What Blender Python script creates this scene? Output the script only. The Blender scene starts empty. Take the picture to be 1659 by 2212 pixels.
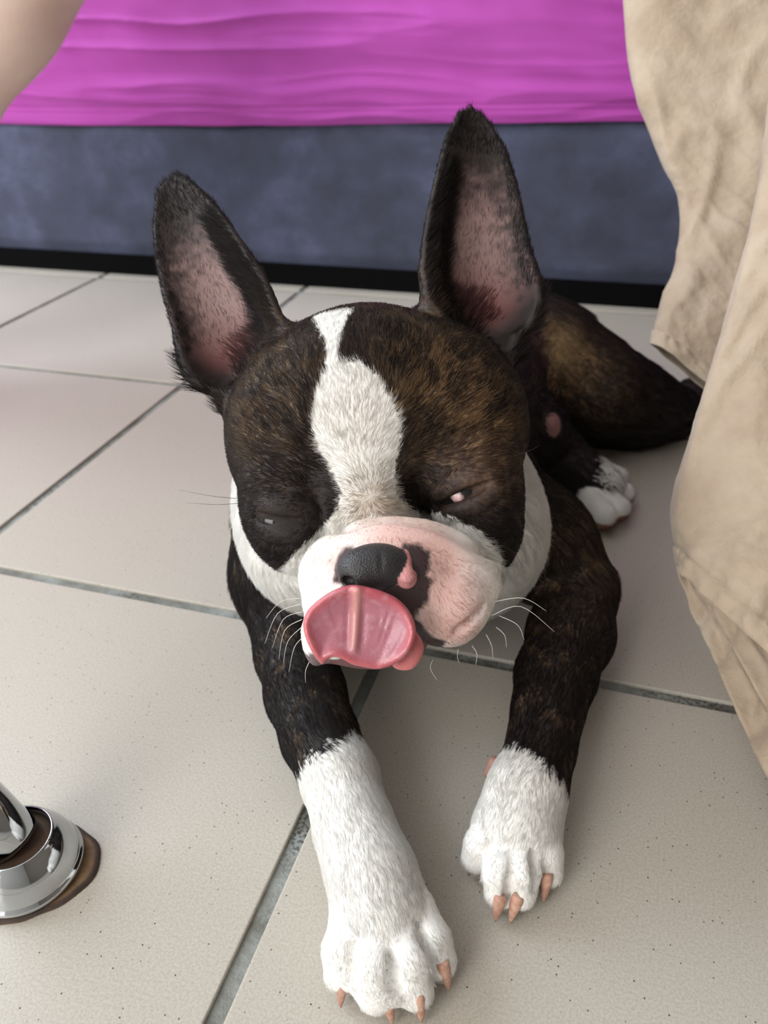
import bpy, math, random
import numpy as np
from mathutils import Matrix, Vector

# ------------------------------------------------------------------ camera, world, light
scene = bpy.context.scene
col = scene.collection
IW, IH, FPX = 1659.0, 2212.0, 1715.0
CAMZ = 0.3399
# rows: camera right, camera down, camera forward in world axes (X, Y run along the floor tiles)
RC = np.array([[0.9539208568, 0.2983701182, -0.0317847690],
               [0.1364435117, -0.5256730465, -0.8396731604],
               [-0.2672417764, 0.7966449151, -0.5421611497]])
CAM = np.array([0.0, 0.0, CAMZ])
cam_data = bpy.data.cameras.new('camera')
cam = bpy.data.objects.new('camera', cam_data)
col.objects.link(cam)
mw = np.eye(4); mw[:3, 0] = RC[0]; mw[:3, 1] = -RC[1]; mw[:3, 2] = -RC[2]; mw[:3, 3] = CAM
cam.matrix_world = Matrix(mw.tolist())
cam_data.sensor_fit = 'VERTICAL'; cam_data.sensor_height = 36.0; cam_data.sensor_width = 27.0
cam_data.lens = FPX / IH * 36.0
cam_data.clip_start = 0.01
cam_data.dof.use_dof = True; cam_data.dof.focus_distance = 0.325; cam_data.dof.aperture_fstop = 12.0
scene.camera = cam

world = bpy.data.worlds.new('daylight'); scene.world = world; world.use_nodes = True
bg = world.node_tree.nodes['Background']
bg.inputs['Color'].default_value = (0.72, 0.86, 1.0, 1); bg.inputs['Strength'].default_value = 0.6

def area_light(name, loc, target, sx, sy, power, color):
    l = bpy.data.lights.new(name, 'AREA'); l.shape = 'RECTANGLE'; l.size = sx; l.size_y = sy
    l.energy = power; l.color = color
    o = bpy.data.objects.new(name, l); col.objects.link(o); o.location = loc
    o.rotation_euler = (Vector(target) - Vector(loc)).to_track_quat('-Z', 'Y').to_euler()
    return o
# daylight entering by the window in the left wall and the balcony door behind the camera
area_light('window_daylight', (-2.10, 0.50, 1.45), (0.0, 0.50, 1.0), 1.5, 1.5, 38, (0.80, 0.90, 1.0))
area_light('balcony_daylight', (-1.15, -1.80, 1.35), (-0.75, 1.0, 0.75), 1.4, 1.9, 36, (1.0, 0.975, 0.94))

vs = scene.view_settings
vs.view_transform = 'Standard'; vs.look = 'None'; vs.gamma = 1.0; vs.use_curve_mapping = False
vs.exposure = 0.62
scene.cycles.max_bounces = 3; scene.cycles.diffuse_bounces = 3; scene.cycles.glossy_bounces = 2; scene.cycles.adaptive_threshold = 0.2; scene.cycles.transmission_bounces = 2

# ------------------------------------------------------------------ helpers
def PD(px, py, d):
    """World point seen towards (px, py) at distance d along the optical axis."""
    return CAM + RC.T @ np.array([(px - IW / 2) / FPX * d, (py - IH / 2) / FPX * d, d])
def GZ(px, py, z):
    """World point seen towards (px, py) at height z."""
    r = RC.T @ np.array([(px - IW / 2) / FPX, (py - IH / 2) / FPX, 1.0])
    return CAM + r * ((z - CAMZ) / r[2])
def lin(r, g, b):
    return np.array([((c / 255) / 12.92 if c / 255 <= 0.04045 else ((c / 255 + 0.055) / 1.055) ** 2.4) for c in (r, g, b)])
def L4(r, g, b): return (*lin(r, g, b), 1.0)
def sstep(x, a, b):
    t = np.clip((x - a) / (b - a), 0, 1); return t * t * (3 - 2 * t)

def link(name, data, parent=None):
    o = bpy.data.objects.new(name, data); col.objects.link(o)
    if parent is not None: o.parent = parent
    return o
def tag(o, label=None, cat=None, kind=None, group=None):
    if label: o['label'] = label
    if cat: o['category'] = cat
    if kind: o['kind'] = kind
    if group: o['group'] = group
    return o
def mesh_obj(name, verts, faces, mat, parent=None, smooth=True, colors=None):
    me = bpy.data.meshes.new(name)
    verts = np.asarray(verts, dtype=np.float32)
    if isinstance(faces, np.ndarray) and faces.ndim == 2:
        n, k = faces.shape
        me.vertices.add(len(verts)); me.vertices.foreach_set('co', verts.ravel())
        me.loops.add(n * k); me.loops.foreach_set('vertex_index', faces.ravel().astype(np.int32))
        me.polygons.add(n); me.polygons.foreach_set('loop_start', np.arange(0, n * k, k, dtype=np.int32))
        me.update(calc_edges=True)
    else:
        me.from_pydata([tuple(v) for v in verts], [], [tuple(f) for f in faces]); me.update()
    me.polygons.foreach_set('use_smooth', np.full(len(me.polygons), smooth, dtype=bool))
    if colors is not None:
        a = me.attributes.new('Col', 'FLOAT_COLOR', 'POINT')
        c = np.ones((len(verts), 4), np.float32); c[:, :3] = colors
        a.data.foreach_set('color', c.ravel())
    if mat: me.materials.append(mat)
    return link(name, me, parent)
def empty(name, loc):
    o = bpy.data.objects.new(name, None); o.empty_display_size = 0.05; col.objects.link(o)
    o.location = loc; o.matrix_world = Matrix.Translation(Vector(loc)); return o
def under(o, root):
    """Parent o (built in world coordinates) to root."""
    o.parent = root; o.matrix_parent_inverse = Matrix.Translation(-Vector(root.location)); return o

def box_data(lo, hi, bev=0.0):
    x0, y0, z0 = lo; x1, y1, z1 = hi
    if bev <= 0:
        v = [(x, y, z) for x in (x0, x1) for y in (y0, y1) for z in (z0, z1)]
        f = [(0, 1, 3, 2), (4, 6, 7, 5), (0, 4, 5, 1), (2, 3, 7, 6), (0, 2, 6, 4), (1, 5, 7, 3)]
        return v, f
    import bmesh
    bm = bmesh.new(); bmesh.ops.create_cube(bm, size=1.0)
    for w in bm.verts:
        w.co = Vector(((x0 + x1) / 2 + w.co.x * (x1 - x0), (y0 + y1) / 2 + w.co.y * (y1 - y0), (z0 + z1) / 2 + w.co.z * (z1 - z0)))
    bmesh.ops.bevel(bm, geom=bm.edges[:], offset=bev, segments=3, profile=0.6, affect='EDGES')
    bm.verts.index_update()
    v = [tuple(w.co) for w in bm.verts]; f = [tuple(w.index for w in p.verts) for p in bm.faces]; bm.free()
    return v, f

def tube_data(pts, rads, seg=12, cap=True):
    pts = [Vector(p) for p in pts]; verts = []; faces = []
    ref = Vector((0, 0, 1))
    t0 = (pts[1] - pts[0]).normalized()
    if abs(t0.dot(ref)) > 0.9: ref = Vector((1, 0, 0))
    n = t0.cross(ref).normalized()
    for i, p in enumerate(pts):
        t = (pts[min(i + 1, len(pts) - 1)] - pts[max(i - 1, 0)]).normalized()
        n = (n - t * n.dot(t)).normalized(); b = t.cross(n)
        for k in range(seg):
            a = 2 * math.pi * k / seg
            verts.append(p + (n * math.cos(a) + b * math.sin(a)) * rads[i])
    for i in range(len(pts) - 1):
        for k in range(seg):
            k2 = (k + 1) % seg
            faces.append((i * seg + k, i * seg + k2, (i + 1) * seg + k2, (i + 1) * seg + k))
    if cap:
        faces.append(tuple(range(seg - 1, -1, -1))); e = (len(pts) - 1) * seg
        faces.append(tuple(e + k for k in range(seg)))
    return verts, faces
def lathe_data(profile, seg=48, center=(0, 0, 0)):
    verts = []; faces = []
    for r, z in profile:
        for k in range(seg):
            a = 2 * math.pi * k / seg
            verts.append((center[0] + r * math.cos(a), center[1] + r * math.sin(a), center[2] + z))
    for i in range(len(profile) - 1):
        for k in range(seg):
            k2 = (k + 1) % seg
            faces.append((i * seg + k, i * seg + k2, (i + 1) * seg + k2, (i + 1) * seg + k))
    return verts, faces

# value noise on numpy points
def _hash(ix, iy, iz, seed):
    h = (ix.astype(np.int64) * 374761393 + iy.astype(np.int64) * 668265263 + iz.astype(np.int64) * 2147483647 + seed * 974711)
    h = (h ^ (h >> 13)) * 1274126177 & 0xFFFFFFFF
    h = (h ^ (h >> 16)) & 0xFFFFFF
    return h / float(0xFFFFFF)
def vnoise(p, seed=0):
    i = np.floor(p).astype(np.int64); f = p - i; f = f * f * (3 - 2 * f)
    r = 0
    for dx in (0, 1):
        for dy in (0, 1):
            for dz in (0, 1):
                w = (f[:, 0] if dx else 1 - f[:, 0]) * (f[:, 1] if dy else 1 - f[:, 1]) * (f[:, 2] if dz else 1 - f[:, 2])
                r = r + w * _hash(i[:, 0] + dx, i[:, 1] + dy, i[:, 2] + dz, seed)
    return r
def fbm(p, seed=0, oct=3):
    s = 0; a = 0.5; t = 0
    for o in range(oct):
        s = s + a * vnoise(p * 2 ** o, seed + o * 17); t += a; a *= 0.5
    return s / t

# ------------------------------------------------------------------ materials
class NT:
    def __init__(self, name):
        self.m = bpy.data.materials.new(name); self.m.use_nodes = True
        self.t = self.m.node_tree; self.b = self.t.nodes['Principled BSDF']
    def n(self, kind, **kw):
        nd = self.t.nodes.new(kind)
        for k, v in kw.items():
            if k in nd.inputs.keys(): nd.inputs[k].default_value = v
            else: setattr(nd, k, v)
        return nd
    def l(self, a, b): self.t.links.new(a, b)
    def ramp(self, src, stops):
        r = self.n('ShaderNodeValToRGB'); e = r.color_ramp.elements
        while len(e) < len(stops): e.new(0.5)
        for q, (p, c) in zip(e, stops): q.position = p; q.color = c
        self.l(src, r.inputs['Fac']); return r.outputs['Color']
    def mix(self, f, a, b, mode='MIX'):
        m = self.n('ShaderNodeMix', data_type='RGBA', blend_type=mode)
        for s, v in ((0, f), (6, a), (7, b)):
            if hasattr(v, 'links'): self.l(v, m.inputs[s])
            else: m.inputs[s].default_value = v
        return m.outputs[2]
    def noise(self, scale, detail=3.0, rough=0.5, vec=None):
        nd = self.n('ShaderNodeTexNoise', Scale=scale, Detail=detail, Roughness=rough)
        if vec is not None: self.l(vec, nd.inputs['Vector'])
        return nd.outputs['Fac']
    def bump(self, h, strength, dist, prev=None):
        b = self.n('ShaderNodeBump', Strength=strength, Distance=dist)
        self.l(h, b.inputs['Height'])
        if prev is not None: self.l(prev, b.inputs['Normal'])
        self.l(b.outputs['Normal'], self.b.inputs['Normal']); return b.outputs['Normal']
    def set(self, **kw):
        for k, v in kw.items(): self.b.inputs[k.replace('_', ' ')].default_value = v
        return self

def geo_pos(t): return t.n('ShaderNodeNewGeometry').outputs['Position']

def m_tile():
    t = NT('glazed_beige_tile'); pos = geo_pos(t)
    base = t.ramp(t.noise(2.6, 3, 0.5, pos), [(0.35, L4(187, 180, 168)), (0.65, L4(197, 190, 179))])
    fine = t.ramp(t.noise(850, 3, 0.65, pos), [(0.36, L4(164, 153, 137)), (0.60, L4(203, 196, 185))])
    c = t.mix(0.42, base, fine)
    vor = t.n('ShaderNodeTexVoronoi', Scale=290.0); t.l(pos, vor.inputs['Vector'])
    rnd = t.n('ShaderNodeSeparateColor'); t.l(vor.outputs['Color'], rnd.inputs['Color'])
    dot = t.ramp(vor.outputs['Distance'], [(0.07, (1, 1, 1, 1)), (0.14, (0, 0, 0, 1))])
    sel = t.ramp(rnd.outputs['Red'], [(0.60, (0, 0, 0, 1)), (0.66, (1, 1, 1, 1))])
    mul = t.n('ShaderNodeMath', operation='MULTIPLY'); t.l(dot, mul.inputs[0]); t.l(sel, mul.inputs[1])
    c = t.mix(mul.outputs[0], c, L4(74, 62, 52))
    t.l(c, t.b.inputs['Base Color'])
    rg = t.ramp(t.noise(9, 3, 0.6, pos), [(0.3, (0.33, 0.33, 0.33, 1)), (0.7, (0.45, 0.45, 0.45, 1))])
    t.l(rg, t.b.inputs['Roughness']); t.set(IOR=1.45)
    return t.m
def m_grout():
    t = NT('dirty_grey_grout'); pos = geo_pos(t)
    c = t.ramp(t.noise(26, 4, 0.65, pos), [(0.30, L4(96, 90, 82)), (0.5, L4(140, 142, 136)), (0.68, L4(166, 170, 168))])
    sp = t.ramp(t.noise(520, 3, 0.7, pos), [(0.40, L4(60, 54, 48)), (0.55, (1, 1, 1, 1))])
    msk = t.ramp(t.noise(15, 2, 0.5, pos), [(0.45, (0, 0, 0, 1)), (0.6, (0.85, 0.85, 0.85, 1))])
    t.l(t.mix(msk, c, t.mix(1.0, c, sp, 'MULTIPLY')), t.b.inputs['Base Color'])
    t.set(Roughness=0.85); t.bump(t.noise(380, 3, 0.7, pos), 0.5, 0.002)
    return t.m
def m_plain(name, c, rough=0.6, metal=0.0, spec=0.5):
    t = NT(name); t.set(Base_Color=c, Roughness=rough, Metallic=metal); t.b.inputs['Specular IOR Level'].default_value = spec
    return t
def m_suede():
    t = NT('slate_blue_suede'); pos = geo_pos(t)
    mp = t.n('ShaderNodeMapping'); mp.inputs['Scale'].default_value = (1, 1, 1.2); t.l(pos, mp.inputs['Vector'])
    c = t.ramp(t.noise(13, 5, 0.62, mp.outputs[0]), [(0.34, L4(54, 56, 71)), (0.52, L4(65, 68, 87)), (0.70, L4(82, 87, 112))])
    t.l(c, t.b.inputs['Base Color']); t.set(Roughness=0.9)
    t.b.inputs['Sheen Weight'].default_value = 0.35; t.b.inputs['Sheen Roughness'].default_value = 0.5
    t.b.inputs['Sheen Tint'].default_value = L4(150, 170, 215)
    t.bump(t.noise(700, 3, 0.7, pos), 0.25, 0.001)
    return t.m
def m_sheet():
    t = NT('magenta_cotton'); pos = geo_pos(t)
    c = t.ramp(t.noise(5, 3, 0.5, pos), [(0.3, L4(176, 62, 166)), (0.7, L4(188, 76, 178))])
    t.l(c, t.b.inputs['Base Color']); t.set(Roughness=0.75)
    t.b.inputs['Sheen Weight'].default_value = 0.25; t.b.inputs['Sheen Tint'].default_value = L4(255, 190, 245)
    t.bump(t.noise(900, 2, 0.7, pos), 0.12, 0.001)
    return t.m
def m_khaki():
    t = NT('khaki_cotton_twill'); pos = geo_pos(t)
    c = t.ramp(t.noise(24, 4, 0.6, pos), [(0.3, L4(172, 151, 130)), (0.5, L4(185, 165, 143)), (0.7, L4(193, 176, 156))])
    wv = t.n('ShaderNodeTexWave', Scale=520.0, Distortion=1.0); wv.bands_direction = 'DIAGONAL'; t.l(pos, wv.inputs['Vector'])
    c2 = t.mix(0.10, c, wv.outputs['Color'], 'MULTIPLY')
    t.l(c2, t.b.inputs['Base Color']); t.set(Roughness=0.85)
    t.b.inputs['Sheen Weight'].default_value = 0.2
    n1 = t.bump(t.noise(75, 4, 0.6, pos), 0.35, 0.006)
    t.bump(wv.outputs['Fac'], 0.10, 0.0006, n1)
    return t.m
def m_skin():
    t = NT('bare_skin'); pos = geo_pos(t)
    c = t.ramp(t.noise(30, 4, 0.6, pos), [(0.3, L4(238, 204, 188)), (0.7, L4(246, 220, 206))])
    t.l(c, t.b.inputs['Base Color']); t.set(Roughness=0.45)
    t.b.inputs['Subsurface Weight'].default_value = 0.15; t.b.inputs['Subsurface Radius'].default_value = (0.01, 0.004, 0.002)
    t.bump(t.noise(260, 3, 0.6, pos), 0.15, 0.001)
    return t.m
def m_vcol(name, rough=0.6, spec=0.5, bump=(0, 0, 0), sss=0.0, coat=0.0):
    t = NT(name); a = t.n('ShaderNodeAttribute', attribute_name='Col')
    t.l(a.outputs['Color'], t.b.inputs['Base Color']); t.set(Roughness=rough)
    t.b.inputs['Specular IOR Level'].default_value = spec
    if sss: t.b.inputs['Subsurface Weight'].default_value = sss; t.b.inputs['Subsurface Radius'].default_value = (0.004, 0.0015, 0.001)
    if coat: t.b.inputs['Coat Weight'].default_value = coat; t.b.inputs['Coat Roughness'].default_value = 0.18
    if bump[0]: t.bump(t.noise(bump[0], 3, 0.6, geo_pos(t)), bump[1], bump[2])
    return t.m

M_TILE, M_GROUT, M_SUEDE, M_SHEET, M_KHAKI, M_SKIN = m_tile(), m_grout(), m_suede(), m_sheet(), m_khaki(), m_skin()
M_WALL = m_plain('white_plaster', L4(225, 222, 215), 0.9).m
M_DARK = m_plain('black_plastic', L4(24, 23, 24), 0.6).m
M_CHROME = m_plain('polished_chrome', (0.58, 0.60, 0.62, 1), 0.05, 1.0).m

# ------------------------------------------------------------------ room shell
RX0, RX1, RY0, RY1, RZ = -2.2, 2.1, -1.9, 2.75, 2.5
floor_root = tag(mesh_obj('floor', *box_data((RX0, RY0, -0.06), (RX1, RY1, -0.0022)), M_GROUT, smooth=False), kind='structure')
PITCH, GAP = 0.33, 0.0078
TX, TY = -0.45167, 0.35531            # a joint crossing
tv, tf = box_data((-(PITCH - GAP) / 2, -(PITCH - GAP) / 2, -0.008), ((PITCH - GAP) / 2, (PITCH - GAP) / 2, 0.0), 0.0011)
tile_mesh = None
for i in range(-3, 6):
    for j in range(-3, 4):
        c = (TX + (i + 0.5) * PITCH, TY + (j + 0.5) * PITCH)
        if not (-1.55 < c[0] < 1.5 and -0.75 < c[1] < 1.7): continue
        if tile_mesh is None:
            o = mesh_obj('tile', tv, tf, M_TILE, floor_root, smooth=False); tile_mesh = o.data
        else: o = link('tile', tile_mesh, floor_root)
        o.location = (c[0], c[1], 0)
# the floor beyond the tiles that can be seen goes on as one slab of the same tiling
rest_v, rest_f = [], []
for i in range(-7, 9):
    for j in range(-8, 9):
        c = (TX + (i + 0.5) * PITCH, TY + (j + 0.5) * PITCH)
        if -1.55 < c[0] < 1.5 and -0.75 < c[1] < 1.7: continue
        if not (RX0 + .1 < c[0] < RX1 - .1 and RY0 + .1 < c[1] < RY1 - .1): continue
        v, f = box_data((c[0] - (PITCH - GAP) / 2, c[1] - (PITCH - GAP) / 2, -0.008), (c[0] + (PITCH - GAP) / 2, c[1] + (PITCH - GAP) / 2, 0))
        b = len(rest_v); rest_v += v; rest_f += [tuple(b + q for q in p) for p in f]
tag(mesh_obj('outer_tiling', rest_v, rest_f, M_TILE, floor_root, smooth=False), kind='stuff')

def struct_boxes(name, boxes, mat):
    v, f = [], []
    for lo, hi in boxes:
        a, b = box_data(lo, hi); k = len(v); v += a; f += [tuple(k + q for q in p) for p in b]
    return tag(mesh_obj(name, v, f, mat, smooth=False), kind='structure')
TH = 0.12
# left wall with a window opening, wall behind the camera with a balcony-door opening
struct_boxes('wall_left', [((RX0 - TH, RY0, 0), (RX0, RY1, 0.65)), ((RX0 - TH, RY0, 2.25), (RX0, RY1, RZ)),
                           ((RX0 - TH, RY0, 0.65), (RX0, -0.30, 2.25)), ((RX0 - TH, 1.30, 0.65), (RX0, RY1, 2.25))], M_WALL)
struct_boxes('wall_front', [((RX0, RY0 - TH, 2.35), (RX1, RY0, RZ)), ((RX0, RY0 - TH, 0), (-1.9, RY0, 2.35)), ((-0.4, RY0 - TH, 0), (RX1, RY0, 2.35))], M_WALL)
struct_boxes('wall_right', [((RX1, RY0, 0), (RX1 + TH, RY1, RZ))], m_plain('bounce_dimming_taupe', L4(128, 118, 108), 0.9).m)  # unseen wall toned down so the right side gets less bounce light
struct_boxes('wall_back', [((RX0, RY1, 0), (RX1, RY1 + TH, RZ))], M_WALL)
struct_boxes('ceiling', [((RX0, RY0, RZ), (RX1, RY1, RZ + TH))], M_WALL)
#@@BED
BEDY = 1.030
BX0, BX1, BZ = -1.45, 0.62, 0.225
bed = empty('bed', ((BX0 + BX1) / 2, BEDY + 0.7, 0))
tag(bed, 'low bed base upholstered in slate blue suede standing on the tiles behind the dog', 'bed')
# padded box: a finely divided front so that the suede can swell a little
def panel_grid(x0, x1, z0, z1, y, nx, nz, fn):
    xs = np.linspace(x0, x1, nx); zs = np.linspace(z0, z1, nz)
    X, Z = np.meshgrid(xs, zs, indexing='ij'); P = np.c_[X.ravel(), np.full(X.size, y), Z.ravel()]
    P[:, 1] -= fn(P)
    idx = np.arange(nx * nz).reshape(nx, nz)
    F = np.c_[idx[:-1, :-1].ravel(), idx[1:, :-1].ravel(), idx[1:, 1:].ravel(), idx[:-1, 1:].ravel()]
    return P, F
def pad(P):
    e = np.minimum(sstep(P[:, 2], 0.024, 0.05), 1 - sstep(P[:, 2], BZ - 0.03, BZ + 0.002))
    return 0.014 * e - 0.014 + 0.003 * (fbm(P * np.array([6, 1, 9]), 3) - 0.5)
gp, gf = panel_grid(BX0, BX1, 0.024, BZ, BEDY, 240, 40, pad)
bv, bf = box_data((BX0, BEDY + 0.010, 0.024), (BX1, BEDY + 1.40, BZ), 0.012)
k = len(gp)
under(mesh_obj('upholstered_box', list(map(tuple, gp)) + bv, [tuple(q) for q in gf] + [tuple(k + w for w in q) for q in bf], M_SUEDE), bed)
under(mesh_obj('under_bed_shade', *box_data((BX0 + 0.02, BEDY + 0.008, 0.0), (BX1 - 0.02, BEDY + 1.36, 0.03)), m_plain('shade_black', L4(7, 7, 8), .95, 0, .1).m, smooth=False), bed)  # black strip added to give the shade in the gap under the base
# mattress in its fitted magenta sheet: rows run down the front from the top face to the hem
def sheet_surface():
    nx, nv = 420, 120
    xs = np.linspace(BX0 - 0.01, BX1 + 0.01, nx)
    H0, H1 = BZ - 0.012, BZ + 0.215
    prof = []
    for v in np.linspace(0, 1, nv):
        if v < 0.8:                                   # the front drop
            z = H0 + (H1 - 0.05 - H0) * v / 0.8
            bul = -0.006 + 0.030 * math.sin(min(1, (v / 0.8) * 1.05) * math.pi * 0.5) ** 0.7
            prof.append((BEDY - bul, z, 1 - v / 0.8))
        else:                                         # rounded shoulder and top
            a = (v - 0.8) / 0.2 * math.pi / 2
            prof.append((BEDY - 0.024 + 0.05 * (1 - math.cos(a)) + (0.10 * max(0, (v - 0.9) / 0.1)), H1 - 0.05 + 0.05 * math.sin(a), 0.0))
    pr = np.array(prof)
    X = np.repeat(xs, nv); Y = np.tile(pr[:, 0], nx); Z = np.tile(pr[:, 1], nx); low = np.tile(pr[:, 2], nx)
    P = np.c_[X, Y, Z]
    # long wrinkles pulled sideways by the elastic, stronger towards the hem, plus broad tucks
    warp = fbm(np.c_[X * 2.2, Z * 3, X * 0], 5) * 0.07 + 0.015 * np.sin(X * 5.1 + 1.0)
    q = (Z + warp)
    w1 = 1 - np.abs(2 * fbm(np.c_[X * 1.6, q * 26, X * 0 + 3.3], 11, 2) - 1)
    w2 = 1 - np.abs(2 * fbm(np.c_[X * 3.5, q * 48, X * 0 + 8.3], 23, 2) - 1)
    w3 = fbm(np.c_[X * 9 + Z * 14, Z * 9 - X * 3, X * 0], 31, 3) - 0.5
    disp = 0.012 * w1 ** 6 * (0.25 + 0.75 * low) + 0.004 * w2 ** 6 * (0.1 + 0.9 * low ** 2) + 0.014 * w3
    # hem: two stitched grooves just above the edge
    hz = Z - H0
    disp -= 0.0016 * np.exp(-((hz - 0.020) / 0.0016) ** 2) + 0.0012 * np.exp(-((hz - 0.014) / 0.0014) ** 2)
    P[:, 1] -= disp
    P[:, 2] += (0.006 * np.sin(X * 3.0 + 0.6) + 0.004 * (fbm(np.c_[X * 6, X * 0, X * 0], 9) - 0.5)) * np.exp(-hz / 0.04)
    idx = np.arange(nx * nv).reshape(nx, nv)
    F = np.c_[idx[:-1, :-1].ravel(), idx[1:, :-1].ravel(), idx[1:, 1:].ravel(), idx[:-1, 1:].ravel()]
    return P, F, H0, H1
SP, SF, H0, H1 = sheet_surface()
matt = empty('mattress', ((BX0 + BX1) / 2, BEDY + 0.7, BZ))
tag(matt, 'mattress in a wrinkled bright magenta fitted sheet lying on the blue bed base', 'mattress')
bv, bf = box_data((BX0 + 0.005, BEDY + 0.03, BZ + 0.001), (BX1 - 0.005, BEDY + 1.39, H1 - 0.012), 0.03)
under(mesh_obj('mattress_core', bv, bf, m_plain('white_ticking', L4(225, 222, 220), 0.9).m), matt)
fs = under(mesh_obj('fitted_sheet', SP, SF, M_SHEET), matt)
sv, sf = box_data((BX0 - 0.009, BEDY + 0.06, BZ + 0.002), (BX1 + 0.009, BEDY + 1.40, H1 - 0.0005), 0.02)
under(mesh_obj('sheet_top', sv, sf, M_SHEET), matt)
#@@REST
# ------------------------------------------------------------------ signed-distance modelling
class Field:
    """Smooth union / subtraction of soft primitives; every primitive keeps its own region name."""
    def __init__(self): self.p = []
    def add(self, fn, center, reach, k, label, op='u', flow=None):
        self.p.append(dict(fn=fn, c=np.asarray(center, float), reach=float(reach), k=k, label=label, op=op, flow=flow))
    def ell(self, c, r, axes, k=0.01, label='body', op='u', flow=None):
        c = np.asarray(c, float); r = np.asarray(r, float); A = np.asarray(axes, float)
        def fn(q):
            l = (q - c) @ A.T
            k0 = np.sqrt(((l / r) ** 2).sum(1)); k1 = np.sqrt(((l / (r * r)) ** 2).sum(1)) + 1e-9
            return k0 * (k0 - 1.0) / k1
        self.add(fn, c, r.max(), k, label, op, flow)
    def cone(self, a, b, ra, rb, k=0.01, label='body', op='u', flow=None, squash=None):
        a = np.asarray(a, float); b = np.asarray(b, float); ab = b - a; L2 = max(1e-12, ab @ ab)
        def fn(q):
            t = np.clip(((q - a) @ ab) / L2, 0, 1)
            d = q - a - t[:, None] * ab
            if squash is not None:
                ax, s = squash; d = d + (d @ ax)[:, None] * ax * (s - 1)
            return np.sqrt((d * d).sum(1)) - (ra + (rb - ra) * t)
        if flow is None: flow = ab / math.sqrt(L2)
        self.add(fn, (a + b) / 2, math.sqrt(L2) / 2 + max(ra, rb), k, label, op, flow)
    def chain(self, pts, rads, k=0.01, label='body', op='u', squash=None):
        for i in range(len(pts) - 1): self.cone(pts[i], pts[i + 1], rads[i], rads[i + 1], k, label, op, squash=squash)
    def __call__(self, q, cull=None):
        d = np.full(len(q), 1.0)
        if cull is not None: q0, q1 = q.min(0), q.max(0)
        for p in self.p:
            if cull is not None:
                rr = p['reach'] + p['k'] + cull
                if (q0 > p['c'] + rr).any() or (q1 < p['c'] - rr).any(): continue
            if cull is None: self._apply(d, slice(None), p, q); continue
            m = np.nonzero((np.abs(q - p['c']) < p['reach'] + p['k'] + cull).all(1))[0]
            if len(m): self._apply(d, m, p, q[m])
        return d
    def _apply(self, d, m, p, q):
        e = p['fn'](q); a = d[m]; k = p['k']
        if p['op'] == 'u':
            h = np.maximum(k - np.abs(a - e), 0) / k; d[m] = np.minimum(a, e) - h * h * k * 0.25
        elif p['op'] == 's':
            e = -e; h = np.maximum(k - np.abs(a - e), 0) / k; d[m] = np.maximum(a, e) + h * h * k * 0.25
    def regions(self, q):
        if len(q) > 6000: return np.concatenate([self.regions(q[s:s + 5000]) for s in range(0, len(q), 5000)])
        best = np.full(len(q), 9.0); idx = np.zeros(len(q), int); q0, q1 = q.min(0), q.max(0)
        for i, p in enumerate(self.p):
            if p['op'] != 'u': continue
            rr = p['reach'] + .03
            if (q0 > p['c'] + rr).any() or (q1 < p['c'] - rr).any(): continue
            m = np.nonzero((np.abs(q - p['c']) < p['reach'] + 0.03).all(1))[0]
            if not len(m): continue
            e = p['fn'](q[m]); w = e < best[m]
            best[m[w]] = e[w]; idx[m[w]] = i
        return idx
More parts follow.
